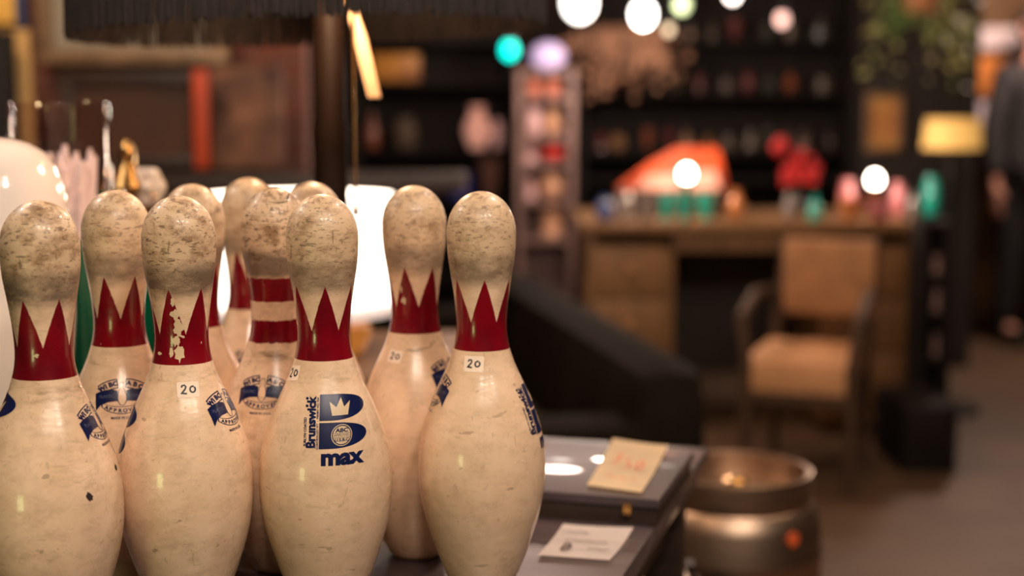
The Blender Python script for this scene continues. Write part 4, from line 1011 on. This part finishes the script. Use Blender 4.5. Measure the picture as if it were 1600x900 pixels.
# lit sign boards and boxes at upper right
RB = 7.9
obj_ = bx('signboard', 1490, 42, 1640, 76, RB, 0.06, mat('pale_signboard', (0.75, 0.60, 0.62), 0.5, var=0.12, scale=4), 'long pale signboard at the upper right above the person', 'sign')
shz = zz(146, RB)
rb, _ = bookcase('bookcase', 1470, 1700, -60, RB, 0.3, 0, wood_brown, 'brown bookcase at the right behind the person', [0.12, 0.5, 0.9, zz(206, RB), shz, zz(77, RB)])
obj_.location.y = RB - 0.055 + 0.03; obj_.location.z = zz(77, RB) + 0.0015
obj_.location.y = RB + 0.05
for a in (('storage_box', 1494, 88, 1576, 145, mat('orange_box', (0.80, 0.25, 0.04), 0.5, var=0.2, scale=5), 'bright orange box in the brown bookcase at the right', 'box', shz),
          ('storage_box', 1580, 92, 1640, 145, mat('rosy_box', (0.60, 0.25, 0.22), 0.5), 'rosy box beside the bright orange box', 'box', shz),
          ('storage_box', 1516, 158, 1556, 205, mat('white_lilac_box', (0.74, 0.62, 0.70), 0.5), 'pale lilac box below the bright orange box', 'box', zz(206, RB))):
    bx(a[0], a[1], a[2], a[3], a[4], RB + 0.04, 0.2, a[5], a[6], a[7]).location.z = a[8] + 0.0015
# low dark cabinet between chair and aisle with small things
bm_ = bx('low_cabinet', 1412, 585, 1500, 690, 4.7, 0.40, ink_wood, 'low black cabinet on the floor right of the armchair', 'cabinet')
bm_.location.z = 0
GQ = 'pale canisters stacked right of the desk'
tall = bx('plant_stand', 1446, 352, 1482, 640, 5.55, 0.14, ink_wood, 'x', 'x')
bpy.data.objects.remove(tall)
ps, _ = bookcase('shelf_stand', 1441, 1494, 345, 5.10, 0.14, 0, ink_wood, 'slim black shelf stand beside the right end of the desk', [0.1, zz(560, 5.1), zz(490, 5.1), zz(430, 5.1), zz(347, 5.1)])
for y0, y1, t_ in ((400, 430, 'upper'), (452, 490, 'middle'), (522, 560, 'lower')):
    px_thing('canister', 1456, y0, 1472, y1, 5.165, 'tin', mat('rosy_tin', (0.34, 0.20, 0.18), 0.4), 'rosy grey canister on the %s shelf of the slim black stand' % t_, 'canister', GQ, rest=zz(y1, 5.1))

# ------------------------------------------------------------------ person at the right edge
def skin_obj(name, verts, edges, radii, m, parent, root=0, sub=2, loc=None):
    me = bpy.data.meshes.new(name); me.from_pydata(verts, edges, []); o = bpy.data.objects.new(name, me); COL.objects.link(o)
    md = o.modifiers.new('skin', 'SKIN'); sv = me.skin_vertices[0].data
    for i, r in enumerate(radii): sv[i].radius = r if isinstance(r, tuple) else (r, r); sv[i].use_root = (i == root)
    md.use_smooth_shade = True
    s = o.modifiers.new('sub', 'SUBSURF'); s.levels = sub; s.render_levels = sub
    dg = bpy.context.evaluated_depsgraph_get(); me2 = bpy.data.meshes.new_from_object(o.evaluated_get(dg))
    bpy.data.objects.remove(o)
    me2.name = name; me2.materials.clear(); me2.materials.append(m)
    for p in me2.polygons: p.use_smooth = True
    o = bpy.data.objects.new(name, me2); COL.objects.link(o); o.parent = parent
    return o
class Sk:
    def __init__(s): s.v, s.e, s.r = [], [], []
    def add(s, p, r, parent=None):
        s.v.append(p); s.r.append(r); i = len(s.v) - 1
        if parent is not None: s.e.append((parent, i))
        return i
PYY = 7.5; pX = xx(1604, PYY, 400)
per = empty('person', (pX, PYY, 0), 'person in dark coat and black trousers standing at the right edge', 'person', rz=radians(20))
skinm = mat('skin', (0.62, 0.30, 0.22), 0.5, sub=0.1)
coat = mat('dark_coat', (0.035, 0.030, 0.032), 0.8, var=0.3, scale=15)
trou = mat('black_trousers', (0.018, 0.016, 0.018), 0.85)
sk = Sk()
pel = sk.add((0, 0, .95), (.13, .10)); ch = sk.add((0, 0, 1.15), (.13, .10), pel); ch2 = sk.add((0, 0, 1.36), (.15, .10), ch); nk = sk.add((0, 0, 1.47), .055, ch2); n2 = sk.add((0, -.01, 1.54), .052, nk)
h1 = sk.add((0, -.015, 1.60), (.072, .085), n2); h2 = sk.add((0, -.01, 1.67), (.078, .095), h1); h3 = sk.add((0, 0, 1.73), (.06, .075), h2)
for s in (-1, 1):
    sh_ = sk.add((s * .17, 0, 1.40), .062, ch2); el = sk.add((s * .235, .01, 1.12), .045, sh_); wr = sk.add((s * .25, -.04, .87), .028, el); pm = sk.add((s * .25, -.05, .80), (.018, .038), wr)
    for j, (dy, l) in enumerate(((-.03, .075), (-.011, .085), (.009, .08), (.027, .062))):
        f1 = sk.add((s * .25, -.05 + dy, .765), .0095, pm); f2 = sk.add((s * .243, -.053 + dy, .765 - l * .55), .0088, f1); sk.add((s * .232, -.056 + dy, .765 - l), .0075, f2)
    t1 = sk.add((s * .242, -.09, .815), .0105, pm); sk.add((s * .238, -.105, .778), .009, t1)
    hp_ = sk.add((s * .09, 0, .90), .088, pel); kn = sk.add((s * .10, -.01, .50), .058, hp_); ank = sk.add((s * .105, .02, .10), .042, kn); sk.add((s * .11, -.10, .045), (.042, .032), ank)
obj_b = skin_obj('body', sk.v, sk.e, sk.r, skinm, per)
sk = Sk()
a = sk.add((0, 0, .80), (.19, .145)); b_ = sk.add((0, 0, 1.0), (.165, .13), a); c_ = sk.add((0, 0, 1.2), (.165, .13), b_); d_ = sk.add((0, 0, 1.38), (.17, .125), c_); sk.add((0, 0, 1.475), (.078, .078), d_)
for s in (-1, 1):
    q1 = sk.add((s * .175, 0, 1.405), .082, d_); q2 = sk.add((s * .24, .01, 1.12), .066, q1); sk.add((s * .252, -.038, .885), .048, q2)
skin_obj('coat', sk.v, sk.e, sk.r, coat, per)
sk = Sk(); a = sk.add((0, 0, .93), (.15, .12))
for s in (-1, 1):
    q1 = sk.add((s * .09, 0, .86), .108, a); q2 = sk.add((s * .10, -.01, .50), .078, q1); sk.add((s * .105, .02, .09), .066, q2)
skin_obj('trousers', sk.v, sk.e, sk.r, trou, per)
for s in (-1, 1):
    bm = new(); ball(bm, (s * .11, -.06, .045), .05, (1.0, 2.6, .9), 16); ball(bm, (s * .107, .02, .09), .055, (1, 1, 1), 12)
    for v in bm.verts: v.co.z = max(v.co.z, 0.0)
    obj('shoe', bm, mat('black_shoe', (0.012, 0.01, 0.01), 0.35), per)
bm = new(); ball(bm, (0, .018, 1.695), .098, (.92, 1.08, 1.0), 24)
for v in list(bm.verts):
    if v.co.y < -.045 and v.co.z < 1.73: v.co.y = -.045 + (v.co.y + .045) * .1
    if v.co.z < 1.62: v.co.z = 1.60
obj('hair', bm, mat('dark_hair', (0.03, 0.018, 0.012), 0.6), per)
bm = new(); ball(bm, (0, -.108, 1.655), .013, (.8, 1.1, 1.5), 10)
for s in (-1, 1): ball(bm, (s * .082, 0, 1.66), .02, (.5, .9, 1.4), 10)
obj('face_features', bm, skinm, per)
bm = new()
for s in (-1, 1): ball(bm, (s * .03, -.096, 1.678), .010, (1.2, .7, .7), 10)
obj('eyes', bm, mat('dark_eyes', (0.02, 0.012, 0.01), 0.2), per)
obj('mouth', ball(new(), (0, -.098, 1.622), .018, (1.1, .5, .3), 12), mat('lips', (0.45, 0.14, 0.12), 0.5), per)
